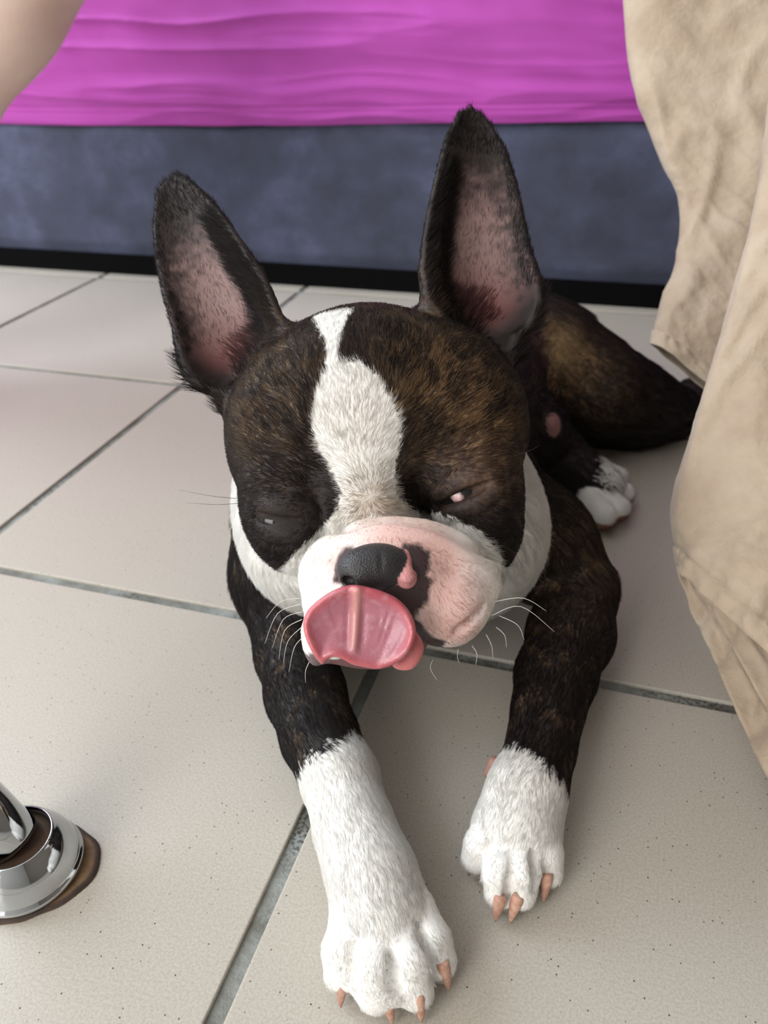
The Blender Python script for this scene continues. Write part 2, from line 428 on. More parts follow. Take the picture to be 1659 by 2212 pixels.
def surface_nets(field, lo, hi, h, post=None, B=8):
    lo = np.asarray(lo, float); n = (np.ceil((np.asarray(hi) - lo) / h / B).astype(int)) * B
    A = np.empty(tuple(n), np.float32)
    nb = n // B
    bi = np.stack(np.meshgrid(*[np.arange(k) for k in nb], indexing='ij'), -1).reshape(-1, 3)
    cen = lo + (bi * B + (B - 1) / 2) * h
    dc = field(cen)
    if post is not None: dc = post(dc, cen)
    A.reshape(nb[0], B, nb[1], B, nb[2], B)[:] = dc.reshape(nb)[:, None, :, None, :, None]
    act = bi[np.abs(dc) < B * h * 0.87 * 1.9]
    off = np.stack(np.meshgrid(*[np.arange(B)] * 3, indexing='ij'), -1).reshape(-1, 3)
    key = (act[:, 0] // 4) * 1000000 + (act[:, 1] // 4) * 1000 + act[:, 2] // 4
    act = act[np.argsort(key, kind='stable')]
    for s in range(0, len(act), 60):
        ii = (act[s:s + 60, None, :] * B + off[None]).reshape(-1, 3)
        q = lo + ii * h; d = field(q, cull=B * h)
        if post is not None: d = post(d, q)
        A[ii[:, 0], ii[:, 1], ii[:, 2]] = d
    S = A < 0
    c = np.zeros(tuple(n - 1), np.uint8)
    for dx in (0, 1):
        for dy in (0, 1):
            for dz in (0, 1):
                c += S[dx:n[0] - 1 + dx, dy:n[1] - 1 + dy, dz:n[2] - 1 + dz]
    cells = np.argwhere((c > 0) & (c < 8)); del c
    vid = np.full(tuple(n - 1), -1, np.int32); vid[cells[:, 0], cells[:, 1], cells[:, 2]] = np.arange(len(cells))
    acc = np.zeros((len(cells), 3)); cnt = np.zeros(len(cells))
    corners = [(x, y, z) for x in (0, 1) for y in (0, 1) for z in (0, 1)]
    for a in corners:
        for ax in range(3):
            if a[ax]: continue
            b = list(a); b[ax] = 1
            va = A[cells[:, 0] + a[0], cells[:, 1] + a[1], cells[:, 2] + a[2]]; vb = A[cells[:, 0] + b[0], cells[:, 1] + b[1], cells[:, 2] + b[2]]
            m = (va < 0) != (vb < 0); t = np.where(m, va / np.where(m, va - vb, 1), 0)
            pt = np.array(a, float)[None] + np.eye(3)[ax][None] * t[:, None]
            acc[m] += pt[m]; cnt[m] += 1
    V = lo + (cells + acc / cnt[:, None]) * h
    quads = []
    for ax in range(3):
        sl0 = [slice(None)] * 3; sl1 = [slice(None)] * 3
        sl0[ax] = slice(0, -1); sl1[ax] = slice(1, None)
        e = np.argwhere(S[tuple(sl0)] != S[tuple(sl1)])
        u, w = (ax + 1) % 3, (ax + 2) % 3
        e = e[(e[:, u] > 0) & (e[:, w] > 0) & (e[:, u] < n[u] - 1) & (e[:, w] < n[w] - 1)]
        ins = S[e[:, 0], e[:, 1], e[:, 2]]
        def at(du, dw):
            g = e.copy(); g[:, u] += du; g[:, w] += dw; return vid[g[:, 0], g[:, 1], g[:, 2]]
        q = np.stack([at(-1, -1), at(0, -1), at(0, 0), at(-1, 0)], 1)
        q[~ins] = q[~ins][:, ::-1]
        quads.append(q)
    F = np.concatenate(quads); F = F[(F >= 0).all(1)]
    return V, F
def relax(V, field, h, post=None, steps=2):
    """Pull vertices onto the exact surface."""
    e = h * 0.35
    for _ in range(steps):
        def D(q):
            d = np.empty(len(q))
            for s in range(0, len(q), 4000): d[s:s + 4000] = field(q[s:s + 4000], cull=0.008)
            return d if post is None else post(d, q)
        d = D(V); g = np.stack([(D(V + np.eye(3)[a] * e) - d) / e for a in range(3)], 1)
        gn = (g * g).sum(1) + 1e-6
        V = V - np.clip(d / gn, -h, h)[:, None] * g * 0.9
    return V
def vert_normals(V, F):
    a = V[F[:, 2]] - V[F[:, 0]]; b = V[F[:, 3]] - V[F[:, 1]]; fn = np.cross(a, b)
    N = np.zeros_like(V)
    for k in range(4): np.add.at(N, F[:, k], fn)
    return N / (np.linalg.norm(N, axis=1)[:, None] + 1e-12)
def in_poly(u, v, poly):
    r = np.zeros(len(u), bool); n = len(poly)
    for i in range(n):
        x0, y0 = poly[i]; x1, y1 = poly[(i + 1) % n]
        c = ((y0 > v) != (y1 > v)) & (u < (x1 - x0) * (v - y0) / ((y1 - y0) if y1 != y0 else 1e-12) + x0)
        r ^= c
    return r
def poly_dist(u, v, poly):
    """Signed distance to a polygon, negative inside."""
    best = np.full(len(u), 1e9); n = len(poly)
    for i in range(n):
        x0, y0 = poly[i]; x1, y1 = poly[(i + 1) % n]; ex, ey = x1 - x0, y1 - y0
        t = np.clip(((u - x0) * ex + (v - y0) * ey) / (ex * ex + ey * ey + 1e-15), 0, 1)
        best = np.minimum(best, (u - x0 - t * ex) ** 2 + (v - y0 - t * ey) ** 2)
    d = np.sqrt(best); return np.where(in_poly(u, v, poly), -d, d)

# ------------------------------------------------------------------ the dog
# head frame: right, up, out of the face (the head is held a little tilted)
def rolled(deg):
    a = math.radians(deg); r, u, o = RC[0], -RC[1], -RC[2]
    return np.array([r * math.cos(a) + u * math.sin(a), -r * math.sin(a) + u * math.cos(a), o])
HA = rolled(0)
HEAD_O = PD(808, 1000, 0.34)
def huv(q):
    l = (np.atleast_2d(q) - HEAD_O) @ HA.T; return l[:, 0], l[:, 1]
def hpoly(pts): return [tuple(float(w[0]) for w in huv(PD(*p))) for p in pts]
def catmull(pts, n=6, closed=True):
    P = np.array(pts, float); N = len(P); out = []
    for i in range(N if closed else N - 1):
        p0, p1, p2, p3 = (P[(i - 1) % N], P[i], P[(i + 1) % N], P[(i + 2) % N]) if closed else (P[max(i - 1, 0)], P[i], P[i + 1], P[min(i + 2, N - 1)])
        for t in np.linspace(0, 1, n, endpoint=False):
            out.append(0.5 * ((2 * p1) + (-p0 + p2) * t + (2 * p0 - 5 * p1 + 4 * p2 - p3) * t * t + (-p0 + 3 * p1 - 3 * p2 + p3) * t ** 3))
    if not closed: out.append(P[-1])
    return [tuple(o) for o in out]

D = Field()
X9 = rolled(8)
# trunk
def WH(x, y, z):
    """From axes that follow the dog's view line (ahead = y) to world axes."""
    c, s = math.cos(math.radians(-18.5445)), math.sin(math.radians(-18.5445))
    return np.array([c * x + s * y, -s * x + c * y, z])
D.chain([WH(.012, .44, .092), WH(.055, .55, .086), WH(.10, .64, .078), WH(.125, .69, .07)], [.066, .058, .055, .052], .03, 'trunk')
# haunch and hind legs thrown out to one side
D.chain([PD(1195, 785, .68), PD(1290, 850, .68), PD(1380, 880, .69), PD(1450, 893, .70)], [.050, .040, .030, .022], .025, 'thigh')
D.chain([PD(1445, 892, .71), PD(1500, 872, .725), PD(1545, 900, .73)], [.021, .020, .018], .012, 'hock')
D.chain([PD(1150, 930, .60), GZ(1200, 985, .028), GZ(1255, 1030, .024), GZ(1300, 1052, .020)], [.028, .021, .018, .0165], .015, 'hindfoot')
for a, b in (((1300, 1020), (1332, 1032)), ((1308, 1048), (1345, 1066)), ((1300, 1072), (1335, 1098)), ((1280, 1085), (1305, 1116))):
    D.cone(GZ(*a, .018), GZ(*b, .013), .0095, .0092, .005, 'hindtoe')
# neck and chest
D.chain([PD(815, 930, .425), PD(850, 1080, .455), PD(870, 1120, .50)], [.058, .066, .066], .03, 'neck')
D.ell(PD(800, 1065, .435), (.073, .062, .055), HA, .02, 'neck')
D.ell(PD(668, 1150, .415), (.0335, .039, .035), HA, .02, 'neck')
D.ell(PD(995, 1150, .435), (.0465, .048, .045), HA, .02, 'neck')
# upper arms and forearms
D.chain([PD(1050, 1075, .50), PD(1165, 1180, .49), PD(1258, 1264, .47)], [.036, .031, .0185], .02, 'arm')
D.chain([PD(640, 1130, .50), PD(632, 1250, .48), PD(628, 1330, .46)], [.040, .033, .021], .02, 'arm')
EL = [GZ(632, 1330, .030), GZ(640, 1410, .033), GZ(660, 1500, .032), GZ(690, 1590, .030), GZ(733, 1680, .028), GZ(765, 1790, .025), GZ(802, 1890, .0225), GZ(822, 1960, .020)]
D.chain(EL, [.0195, .0208, .0188, .0168, .0160, .0156, .0168, .0175], .012, 'foreleg')
ER = [GZ(1268, 1275, .034), GZ(1232, 1370, .034), GZ(1200, 1460, .033), GZ(1182, 1540, .031), GZ(1168, 1620, .028), GZ(1138, 1710, .025), GZ(1118, 1780, .021)]
D.chain(ER, [.0180, .0220, .0190, .0155, .0140, .0160, .0180], .012, 'foreleg')
# paws: knuckle mass, four toes, pads
TOES_L = [((752, 1985), (740, 2050), (738, 2100)), ((806, 2000), (808, 2090), (812, 2148)), ((866, 2000), (886, 2085), (898, 2140)), ((902, 1960), (930, 2030), (948, 2075))]
TOES_R = [((1068, 1785), (1042, 1825), (1030, 1852)), ((1095, 1810), (1082, 1880), (1080, 1925)), ((1130, 1812), (1128, 1885), (1124, 1928)), ((1162, 1795), (1176, 1845), (1182, 1880))]
paws = []
for toes, cpt, rr in ((TOES_L, (832, 2030), (.0215, .026)), (TOES_R, (1112, 1815), (.0185, .020))):
    cen = GZ(cpt[0], cpt[1], .015)
    D.ell(cen, (rr[0], rr[1], .013), np.array([[.95, .3, 0], [-.3, .95, 0], [0, 0, 1]]), .010, 'paw')
    for ti, (a, b, c) in enumerate(toes):
        side = 0.0015 if ti in (0, 3) else 0
        r = .0080 if toes is TOES_L else .0078
        D.chain([GZ(*a, .0205 - side), GZ(*b, .0205 - 2 * side), GZ(*c, .0115)], [r * .9, r * 1.0, r * .92], .0028, 'toe')
D.cone(GZ(1068, 1648, .020), GZ(1052, 1672, .015), .0034, .0018, .004, 'pad')
D.cone(GZ(885, 1895, .012), GZ(893, 1905, .009), .0045, .0045, .004, 'pad')
# skull
D.ell(PD(806, 905, .384), (.0620, .0475, .058), X9, .02, 'skull')
D.ell(PD(775, 818, .374), (.037, .0285, .044), X9, .02, 'skull')
D.ell(PD(775, 905, .352), (.033, .034, .026), X9, .02, 'skull')
D.ell(PD(640, 960, .372), (.030, .040, .036), X9, .02, 'skull')
D.ell(PD(985, 920, .372), (.032, .040, .036), X9, .02, 'skull')
# eye bulges with their closed lids, cheeks below them
EYE_L, EYE_R = PD(622, 1078, .352), PD(1015, 1032, .352)
D.ell(EYE_L, (.0205, .0215, .0215), X9, .010, 'lid')
D.ell(EYE_R, (.0215, .0215, .0215), X9, .010, 'lid')
D.ell(PD(640, 1140, .356), (.019, .021, .020), X9, .012, 'cheek')
D.ell(PD(1040, 1120, .356), (.018, .025, .020), X9, .012, 'cheek')
# bridge, muzzle, flews, roll of skin over the nose, jaw
D.chain([PD(785, 980, .345), PD(805, 1090, .338), PD(835, 1160, .328)], [.0155, .013, .013], .014, 'bridge')
D.ell(PD(862, 1262, .336), (.032, .0215, .036), HA, .012, 'muzzle')
D.ell(PD(972, 1290, .3225), (.0172, .0200, .0215), rolled(-14), .010, 'muzzle')
D.ell(PD(722, 1292, .325), (.0130, .0220, .020), rolled(6), .010, 'muzzle')
D.ell(PD(676, 1392, .332), (.0040, .0085, .010), rolled(10), .010, 'lip')
ROLL = [np.array(p) for p in catmull([tuple(PD(*p)) for p in ((690, 1240, .326), (738, 1192, .3155), (820, 1167, .3095), (915, 1172, .310), (990, 1205, .315), (1040, 1262, .322))], 4, closed=False)]
D.chain(ROLL, [.0052] * len(ROLL), .0085, 'roll')
D.ell(PD(840, 1235, .306), (.019, .012, .012), HA, .008, 'muzzle')
D.ell(PD(800, 1375, .352), (.026, .0135, .028), HA, .010, 'jaw')
# ears: a cupped shell whose rims come from the two edge lines
EARS = []
def ear(left, right, base, tip, d0, d1, face, phis, name):
    b = PD(*base, d0); t = PD(*tip, d1); U = t - b; Ln = np.linalg.norm(U); U /= Ln
    Wd = HA[2] + face[0] * HA[0] + face[1] * HA[1]; Wd = Wd - (Wd @ U) * U; Wd /= np.linalg.norm(Wd); Vd = np.cross(U, Wd)
    fr = np.array([U, Vd, Wd])
    def conv(e):
        o = []
        for px, py in e:
            s = 0.0
            for _ in range(3):
                l = fr @ (PD(px, py, d0 + (d1 - d0) * np.clip(s, 0, 1)) - b); s = l[0] / Ln
            o.append((l[0], l[1]))
        o = np.array(sorted(o)); return o
    e1, e2 = conv(left), conv(right)
    if e1[:, 1].mean() > e2[:, 1].mean(): e1, e2 = e2, e1
    # one line per edge, sampled on the same heights
    us = np.linspace(-0.012, Ln, 160)
    lo_ = np.interp(us, e1[:, 0], e1[:, 1]); hi_ = np.interp(us, e2[:, 0], e2[:, 1])
    for a in (lo_, hi_):
        for _ in range(2): a[1:-1] = (a[:-2] + 2 * a[1:-1] + a[2:]) / 4
    c_ = (lo_ + hi_) / 2; w_ = np.maximum((hi_ - lo_) / 2, 0.0004)
    u1 = Ln * .90; wi = np.interp(u1, us, w_); ci = np.interp(u1, us, c_); sl = (wi - np.interp(Ln * .84, us, w_)) / (Ln * .06)
    tp_ = us > u1; w_ = np.where(tp_, np.maximum((wi + sl * (us - u1) * .5) * np.sqrt(np.clip(1 - ((us - u1) / (Ln - u1)) ** 2, 0, 1)), .0004), w_)
    ph = np.radians(np.interp(us / Ln, [0, .25, .5, .8, 1.0], phis))
    def local(q):
        l = (q - b) @ fr.T; u = np.clip(l[:, 0], us[0], Ln)
        return l, u, np.interp(u, us, c_), np.interp(u, us, w_), np.interp(u, us, ph)
    def fn(q):
        l, u, c, w, p = local(q)
        thick = np.interp(u / Ln, [-.1, 0, .3, .9, 1], [.0050, .0034, .0021, .0015, .0012])
        w = np.maximum(w - thick * .8, .0004)
        R = w / np.sin(p); x = l[:, 1] - c; y = l[:, 2] - R
        ang = np.arctan2(x, -y); rad = np.sqrt(x * x + y * y)
        ex, ey = R * np.sin(p), -R * np.cos(p)
        dend = np.sqrt((np.abs(x) - ex) ** 2 + (y - ey) ** 2)
        d = np.where(np.abs(ang) < p, np.abs(rad - R), dend)
        du = l[:, 0] - u
        return np.sqrt(d * d + du * du) - thick
    D.add(fn, b + U * Ln / 2, Ln * .62, .009, name, 'u', U)
    EARS.append(dict(name=name, sgn=1 if Vd @ HA[0] > 0 else -1, local=local, Ln=Ln, fr=fr, b=b))
ear([(375, 380), (350, 400), (337, 440), (333, 490), (342, 560), (362, 640), (392, 720), (408, 790), (425, 825), (452, 850), (490, 865)],
    [(375, 380), (425, 402), (475, 448), (520, 505), (560, 560), (598, 610), (618, 650), (636, 690), (650, 720)],
    (560, 795), (375, 380), .383, .392, (-0.25, 0.05), [74, 62, 48, 34, 24], 'ear_l')
ear([(1018, 238), (985, 258), (952, 315), (928, 395), (905, 480), (886, 560), (873, 635), (880, 690), (900, 720)],
    [(1018, 238), (1060, 268), (1092, 325), (1113, 400), (1124, 480), (1134, 555), (1148, 620), (1153, 675), (1135, 725), (1110, 748)],
    (1000, 715), (1018, 238), .386, .402, (0.25, 0.05), [74, 62, 48, 34, 24], 'ear_r')
# solid ear roots
D.chain([PD(592, 806, .404), PD(548, 802, .408)], [.021, .017], .014, 'earroot')
D.chain([PD(970, 725, .408), PD(1020, 730, .411)], [.021, .019], .014, 'earroot')
# lids, creases and clefts follow the surface built so far
def surf(px, py, lo_=.24, hi_=.62):
    ds = np.arange(lo_, hi_, .0004); r = RC.T @ np.array([(px - IW / 2) / FPX, (py - IH / 2) / FPX, 1.0])
    d = D(CAM + ds[:, None] * r, cull=.01); m = np.nonzero(d < 0)[0]
    return ds[m[0]] if len(m) else .35
def crease(pts, r, off, k, op='s', label='slit'):
    P = [PD(px, py, surf(px, py) + off) for px, py in pts]
    P = np.array(catmull([tuple(p) for p in P], 4, closed=False)); rr = np.interp(np.linspace(0, 1, len(P)), np.linspace(0, 1, len(r)), r)
    new = Field()
    for i in range(len(P) - 1): new.cone(P[i], P[i + 1], rr[i], rr[i + 1], k, label, op)
    D.p += new.p
D.ell(PD(1190, 920, surf(1190, 920, .4, .75) + .004), (.0050, .0080, .007), HA, .007, 'belly_skin')
# lower-lid bags, then the slits themselves
crease([(560, 1140), (600, 1150), (640, 1148), (668, 1135)], [.0015, .0026, .0026, .0015], .0012, .004, 'u', 'lid')
crease([(945, 1112), (985, 1102), (1030, 1085), (1072, 1055)], [.0015, .0026, .0026, .0015], .0012, .004, 'u', 'lid')
crease([(560, 1092), (600, 1096), (640, 1096), (662, 1100)], [.0015, .0026, .0026, .0015], .0014, .005, 'u', 'lid')
crease([(948, 1066), (985, 1044), (1025, 1028), (1062, 1024)], [.0015, .0026, .0026, .0015], .0014, .005, 'u', 'lid')
EYES = [PD(608, 1119, surf(608, 1119)), PD(1005, 1066, surf(1005, 1066))]
EYE_D = [surf(608, 1119), surf(1005, 1066)]
crease([(555, 1106), (585, 1116), (620, 1121), (655, 1120)], [.0003, .0006, .0007, .0004], .0002, .0016)
crease([(946, 1091), (975, 1080), (1005, 1067), (1035, 1054), (1060, 1042)], [.0004, .0014, .0019, .0016, .0005], .0003, .0018)
# crease between roll and bridge
crease([(655, 1195), (690, 1162), (740, 1138), (820, 1118), (905, 1124), (985, 1150), (1045, 1188), (1075, 1220)], [.0002, .0004, .0003, .0001, .0003, .0006, .0006, .0003], .0001, .006)
# soft folds in the right cheek of the muzzle
crease([(985, 1365), (1020, 1340), (1045, 1310)], [.0001, .0002, .0001], .0001, .004)
# clefts between the toes
for a in ([(770, 2035), (764, 2075), (765, 2120)], [(842, 2060), (848, 2095), (856, 2130)], [(902, 1995), (918, 2045), (935, 2100)],
          [(1072, 1790), (1060, 1835), (1048, 1880)], [(1108, 1870), (1104, 1905), (1101, 1945)], [(1150, 1840), (1156, 1875), (1160, 1915)]):
    crease(a, [.0003, .0016, .0025], .0008, .003)

def on_floor(d, q): return np.maximum(d, 0.0006 - q[:, 2])
HH = 0.0015; FUR_SCALE = 0.5
lo = np.array([-0.40, 0.10, -0.003]); hi = np.array([0.20, 0.90, 0.335])
BV, BF = surface_nets(D, lo, hi, HH, on_floor)
BV = relax(BV, D, HH, on_floor, 1)
BN = vert_normals(BV, BF)
LABELS = [p['label'] for p in D.p]
REG = D.regions(BV)

# coat colours ------------------------------------------------------
WHITE_FACE = hpoly([(p[0], p[1], min(surf(p[0], p[1]), p[2] + .02) if p[1] < 1250 else p[2]) for p in [(672, 676, .36), (765, 668, .36), (738, 725, .35), (731, 788, .345), (776, 780, .345), (828, 830, .34), (860, 895, .336), (866, 955, .334), (851, 1010, .332), (860, 1070, .326), (885, 1098, .322), (960, 1110, .32), (1030, 1142, .321), (1068, 1180, .325), (1090, 1225, .328), (1130, 1300, .33), (1110, 1480, .33), (640, 1480, .33), (590, 1330, .33), (612, 1228, .332), (640, 1188, .33), (688, 1142, .325), (730, 1102, .324), (736, 1058, .326), (712, 1010, .330), (688, 965, .333), (673, 915, .336), (681, 855, .34), (704, 800, .344), (702, 750, .348), (690, 715, .352)]])
DARK_LIP = [hpoly([(745, 1235, .295), (800, 1240, .292), (880, 1262, .295), (905, 1290, .3), (880, 1310, .297), (800, 1290, .295), (735, 1275, .298)]), hpoly([(725, 1205, .298), (745, 1180, .3), (762, 1178, .3), (775, 1192, .298), (760, 1250, .296), (735, 1262, .3), (715, 1262, .303)]),
            hpoly([(868, 1172, .3), (905, 1172, .302), (925, 1188, .303), (930, 1225, .302), (922, 1240, .302), (938, 1250, .302), (928, 1270, .302), (925, 1300, .302), (905, 1318, .303), (900, 1335, .304), (912, 1345, .305), (930, 1372, .307), (965, 1385, .309), (960, 1402, .313), (930, 1425, .32), (880, 1430, .315), (860, 1300, .298)])]
BLACK = lin(33, 27, 26); BROWN = lin(62, 48, 42); TAN = lin(172, 138, 102); WHITE = lin(250, 247, 242); CREAM = lin(214, 200, 184)
PINK = lin(228, 182, 172); LIPDARK = lin(66, 52, 52); EARPINK = lin(146, 117, 113); RED = lin(116, 66, 64)
STOP = PD(795, 1070, .31)
NV0 = float(huv(PD(1120, 900, .42))[1][0])
LEGB_L = (GZ(725, 1625, .04), (EL[5] - EL[2]) / np.linalg.norm(EL[5] - EL[2]))
LEGB_R = (GZ(1170, 1660, .04), (ER[5] - ER[2]) / np.linalg.norm(ER[5] - ER[2]))
HT = GZ(1300, 1045, .02)
def coat(q, reg):
    lab = np.array(LABELS)[reg]
    u, v = huv(q)
    n1 = fbm(q * 90, 1, 3); n2 = fbm(q * 300, 7, 2)
    jit = (fbm(q * 700, 3, 2) - .5) * .004
    c = np.tile(BLACK, (len(q), 1))
    isin = lambda *a: np.isin(lab, a)
    # brindle: warm streaks over the black, lighter on the temples and the haunch
    st = sstep(.45 * fbm(q * np.array([260, 260, 140]), 13, 2) + .55 * vnoise(q * 1500, 19), .44, .64)
    def dist(px, py, d): return np.linalg.norm(q - PD(px, py, d), axis=1)
    tem = np.exp(-(dist(1010, 850, .325) / .026) ** 2) + .8 * np.exp(-(dist(930, 790, .33) / .022) ** 2) + .55 * np.exp(-(dist(610, 800, .34) / .028) ** 2) \
        + .45 * np.exp(-(dist(555, 920, .34) / .022) ** 2) + .7 * np.exp(-(dist(830, 700, .36) / .022) ** 2) + .5 * np.exp(-(dist(1080, 960, .345) / .02) ** 2) + .35 * np.exp(-(dist(1050, 930, .33) / .02) ** 2)
    hip = np.exp(-(dist(1205, 770, .63) / .026) ** 2) * 1.7 + .5 * np.exp(-(dist(1300, 840, .64) / .03) ** 2) + .35 * np.exp(-(dist(1260, 1200, .45) / .04) ** 2)
    f = np.clip(tem + hip, 0, 1.4)
    c = c + (BROWN - BLACK) * np.clip(.25 + .8 * f, 0, 1)[:, None] * (0.4 + .6 * n1)[:, None]
    c = c + (TAN - c) * np.clip(f * st * .72, 0, .9)[:, None]
    c = np.where((isin('foreleg', 'arm', 'trunk') & (st > .75) & (n1 > .55))[:, None], c * .6 + TAN * .25, c)
    # haunch tan patch
    c = c + (lin(176, 150, 112) - c) * np.clip(np.exp(-(dist(1192, 765, .64) / .024) ** 2) * 1.6 - .35, 0, .85)[:, None]
    # neck and chest white
    w = isin('neck') & (v < NV0 + jit * 3)
    c = np.where(w[:, None], WHITE * (0.92 + .1 * n2)[:, None], c)
    # white face
    face = isin('skull', 'bridge', 'muzzle', 'roll', 'lid', 'cheek', 'jaw', 'earroot', 'lip')
    dw = poly_dist(u + jit * .6, v + jit * .6, WHITE_FACE)
    m = face & (dw < 0)
    wc = np.tile(WHITE, (len(q), 1))
    stain = np.exp(-(dist(800, 1075, .315) / .017) ** 2) + .6 * np.exp(-(dist(700, 1150, .315) / .012) ** 2) + .8 * np.exp(-(dist(910, 1105, .315) / .013) ** 2) + .35 * np.exp(-(dist(1040, 1170, .32) / .012) ** 2)
    wc = wc + (lin(150, 130, 106) - wc) * np.clip(stain * (.35 + .75 * n2), 0, .8)[:, None]
    pk = .85 * np.exp(-(dist(830, 1150, .30) / .014) ** 2) + .8 * np.exp(-(dist(935, 1170, .302) / .012) ** 2) + .75 * np.exp(-(dist(960, 1310, .30) / .020) ** 2) + .75 * np.exp(-(dist(945, 1230, .30) / .010) ** 2) + .6 * np.exp(-(dist(720, 1225, .305) / .010) ** 2) \
        + .5 * np.exp(-(dist(1000, 1380, .305) / .012) ** 2) + .10 * np.exp(-(dist(770, 900, .325) / .014) ** 2)
    wc = wc + (PINK - wc) * np.clip(pk * (.6 + .6 * n1), 0, .9)[:, None]
    bl = sstep(n2, .70, .80) * np.exp(-(dist(960, 1340, .30) / .022) ** 2)
    wc = wc + (lin(190, 120, 116) - wc) * (bl * .6)[:, None]
    c = np.where(m[:, None], wc, c)
    for pg in DARK_LIP:
        dl = poly_dist(u + jit * .35, v + jit * .35, pg)
        k = np.where(isin('muzzle', 'roll', 'jaw', 'bridge', 'lip'), sstep(-dl, -.0006, .0008), 0)
        c = c + (LIPDARK - c) * k[:, None]
    c = np.where((isin('jaw') & (u > -.02))[:, None], c * .0 + lin(120, 84, 84), c)
    c = np.where((isin('lip') & (v < float(huv(PD(676, 1405, .33))[1][0])))[:, None], lin(128, 112, 112), c)
    # lids: bare dark skin, faint warm brow
    k = np.where(isin('lid'), .35 * np.exp(-(dist(1035, 1000, .332) / .016) ** 2), 0)
    c = c + (lin(120, 92, 78) - c) * k[:, None]
    # legs and feet
    for (o, ax), lb, tx in ((LEGB_L, EL, -1), (LEGB_R, ER, 1)):
        s = (q - o) @ ax + jit * 3 + (fbm(q * 260, 41, 2) - .5) * .008
        near = np.minimum.reduce([np.linalg.norm(q - p, axis=1) for p in lb]) < .05
        side = (q - o) @ np.array([.95, .3, 0.])
        inner = np.where(side * -tx > 0, np.abs(side), 0)
        wl = isin('foreleg') & near & (s + inner * 0.9 > 0)
        c = np.where(wl[:, None], WHITE * (.95 + .08 * n2)[:, None], c)
    c = np.where(isin('paw', 'toe')[:, None], WHITE * (.95 + .08 * n2)[:, None], c)
    low = np.clip(1 - q[:, 2] / .010, 0, 1)
    c = np.where(isin('paw', 'toe')[:, None], c + (lin(214, 176, 160) - c) * (low * .55)[:, None], c)
    c = np.where(isin('pad')[:, None], lin(168, 126, 114), c)
    c = np.where(isin('belly_skin')[:, None], lin(146, 104, 102), c)
    hw_ = isin('hindtoe') | (isin('hindfoot') & (np.linalg.norm(q - HT, axis=1) < .022 + jit * 3))
    c = np.where((hw_ & (q[:, 2] > .012 + jit))[:, None], WHITE * .95, np.where(hw_[:, None], lin(170, 120, 110), c))
    # inside of the ears
    for px, py, d, rr in ((487, 755, .378, .021), (1055, 655, .382, .023)):
        kk = np.where(isin('earroot', 'ear_l', 'ear_r', 'skull'), 1 - sstep(dist(px, py, d) + (n2 - .5) * .006, rr * .1, rr * .8), 0)
        c = c + (lin(108, 62, 60) - c) * (kk * .8)[:, None]
    for e in EARS:
        me = lab == e['name']
        l, uu, cc, ww, pp = e['local'](q)
        t = uu / e['Ln']; s = np.abs(l[:, 1] - cc) / np.maximum(ww, 1e-4)
        R = ww / np.sin(pp); rad = np.sqrt((l[:, 1] - cc) ** 2 + (l[:, 2] - R) ** 2)
        inside = rad < R + .0002
        sg = (l[:, 1] - cc) / np.maximum(ww, 1e-4) * (1 if e['name'] == 'ear_r' else -1) * e['sgn']
        k = (1 - sstep(np.where(sg > 0, s * 1.0, s * 1.75) + (n2 - .5) * .5, .30, .95)) * (1 - sstep(t + (n2 - .5) * .25, .40, .80)) * np.where(inside, 1, 0) * np.where(me, 1, 0) * sstep(t + (n2 - .5) * .16, .03, .17)
        pinkc = EARPINK + (RED - EARPINK) * np.clip(1.1 - t * 3.4, 0, .85)[:, None]
        c = c + (pinkc - c) * (k * .9)[:, None]
    return np.clip(c, 0, 1)
BC = coat(BV, REG)
M_COAT = m_vcol('short_dog_coat', 0.62, 0.35, (900, 0.25, 0.0008))
dog = empty('dog', tuple(GZ(1000, 1250, 0)))
tag(dog, 'brindle and white puppy lying on the tiles licking its nose with eyes nearly shut', 'dog')
body = under(mesh_obj('body', BV, BF, M_COAT, colors=BC), dog)
#@@DOGPARTS
# nose ---------------------------------------------------------------
NZ = Field()
NZ.ell(PD(810, 1226, .2985), (.0142, .0092, .0086), rolled(6), .004, 'nose')
NZ.ell(PD(775, 1238, .2975), (.0062, .0060, .0066), HA, .004, 'nose')
NZ.ell(PD(878, 1248, .2960), (.0041, .0042, .0048), HA, .0012, 'wing')
NZ.cone(PD(876, 1196, .2975), PD(880, 1232, .2945), .0016, .0022, .0016, 'wing')
NZ.ell(PD(905, 1228, .3035), (.0050, .0095, .0060), rolled(-8), .002, 'side')
NZ.chain([PD(862, 1262, .2925), PD(880, 1272, .2915), PD(899, 1264, .2930), PD(906, 1248, .2950)], [.0008, .0013, .0014, .0006], .0014, 'slit', 's')
NZ.chain([PD(893, 1200, .2950), PD(893, 1240, .2945)], [.0004, .0006], .0012, 'slit', 's')
NZ.chain([PD(822, 1186, .2915), PD(826, 1240, .2885), PD(832, 1275, .2905)], [.0001, .0003, .0005], .002, 'slit', 's')
NZ.ell(PD(752, 1256, .2930), (.0030, .0022, .004), HA, .001, 'slit', 's')
nc = PD(835, 1226, .30)
nV, nF = surface_nets(NZ, nc - .03, nc + .03, .0007)
nV = relax(nV, NZ, .0007, None, 1)
nr = np.array([p['label'] for p in NZ.p])[NZ.regions(nV)]
nC = np.where((nr == 'wing')[:, None], lin(206, 140, 140), np.where((nr == 'side')[:, None], LIPDARK * .8, lin(44, 41, 42)))
tn = NT('leathery_nose'); ta = tn.n('ShaderNodeAttribute', attribute_name='Col'); tn.l(ta.outputs['Color'], tn.b.inputs['Base Color']); tn.set(Roughness=.42)
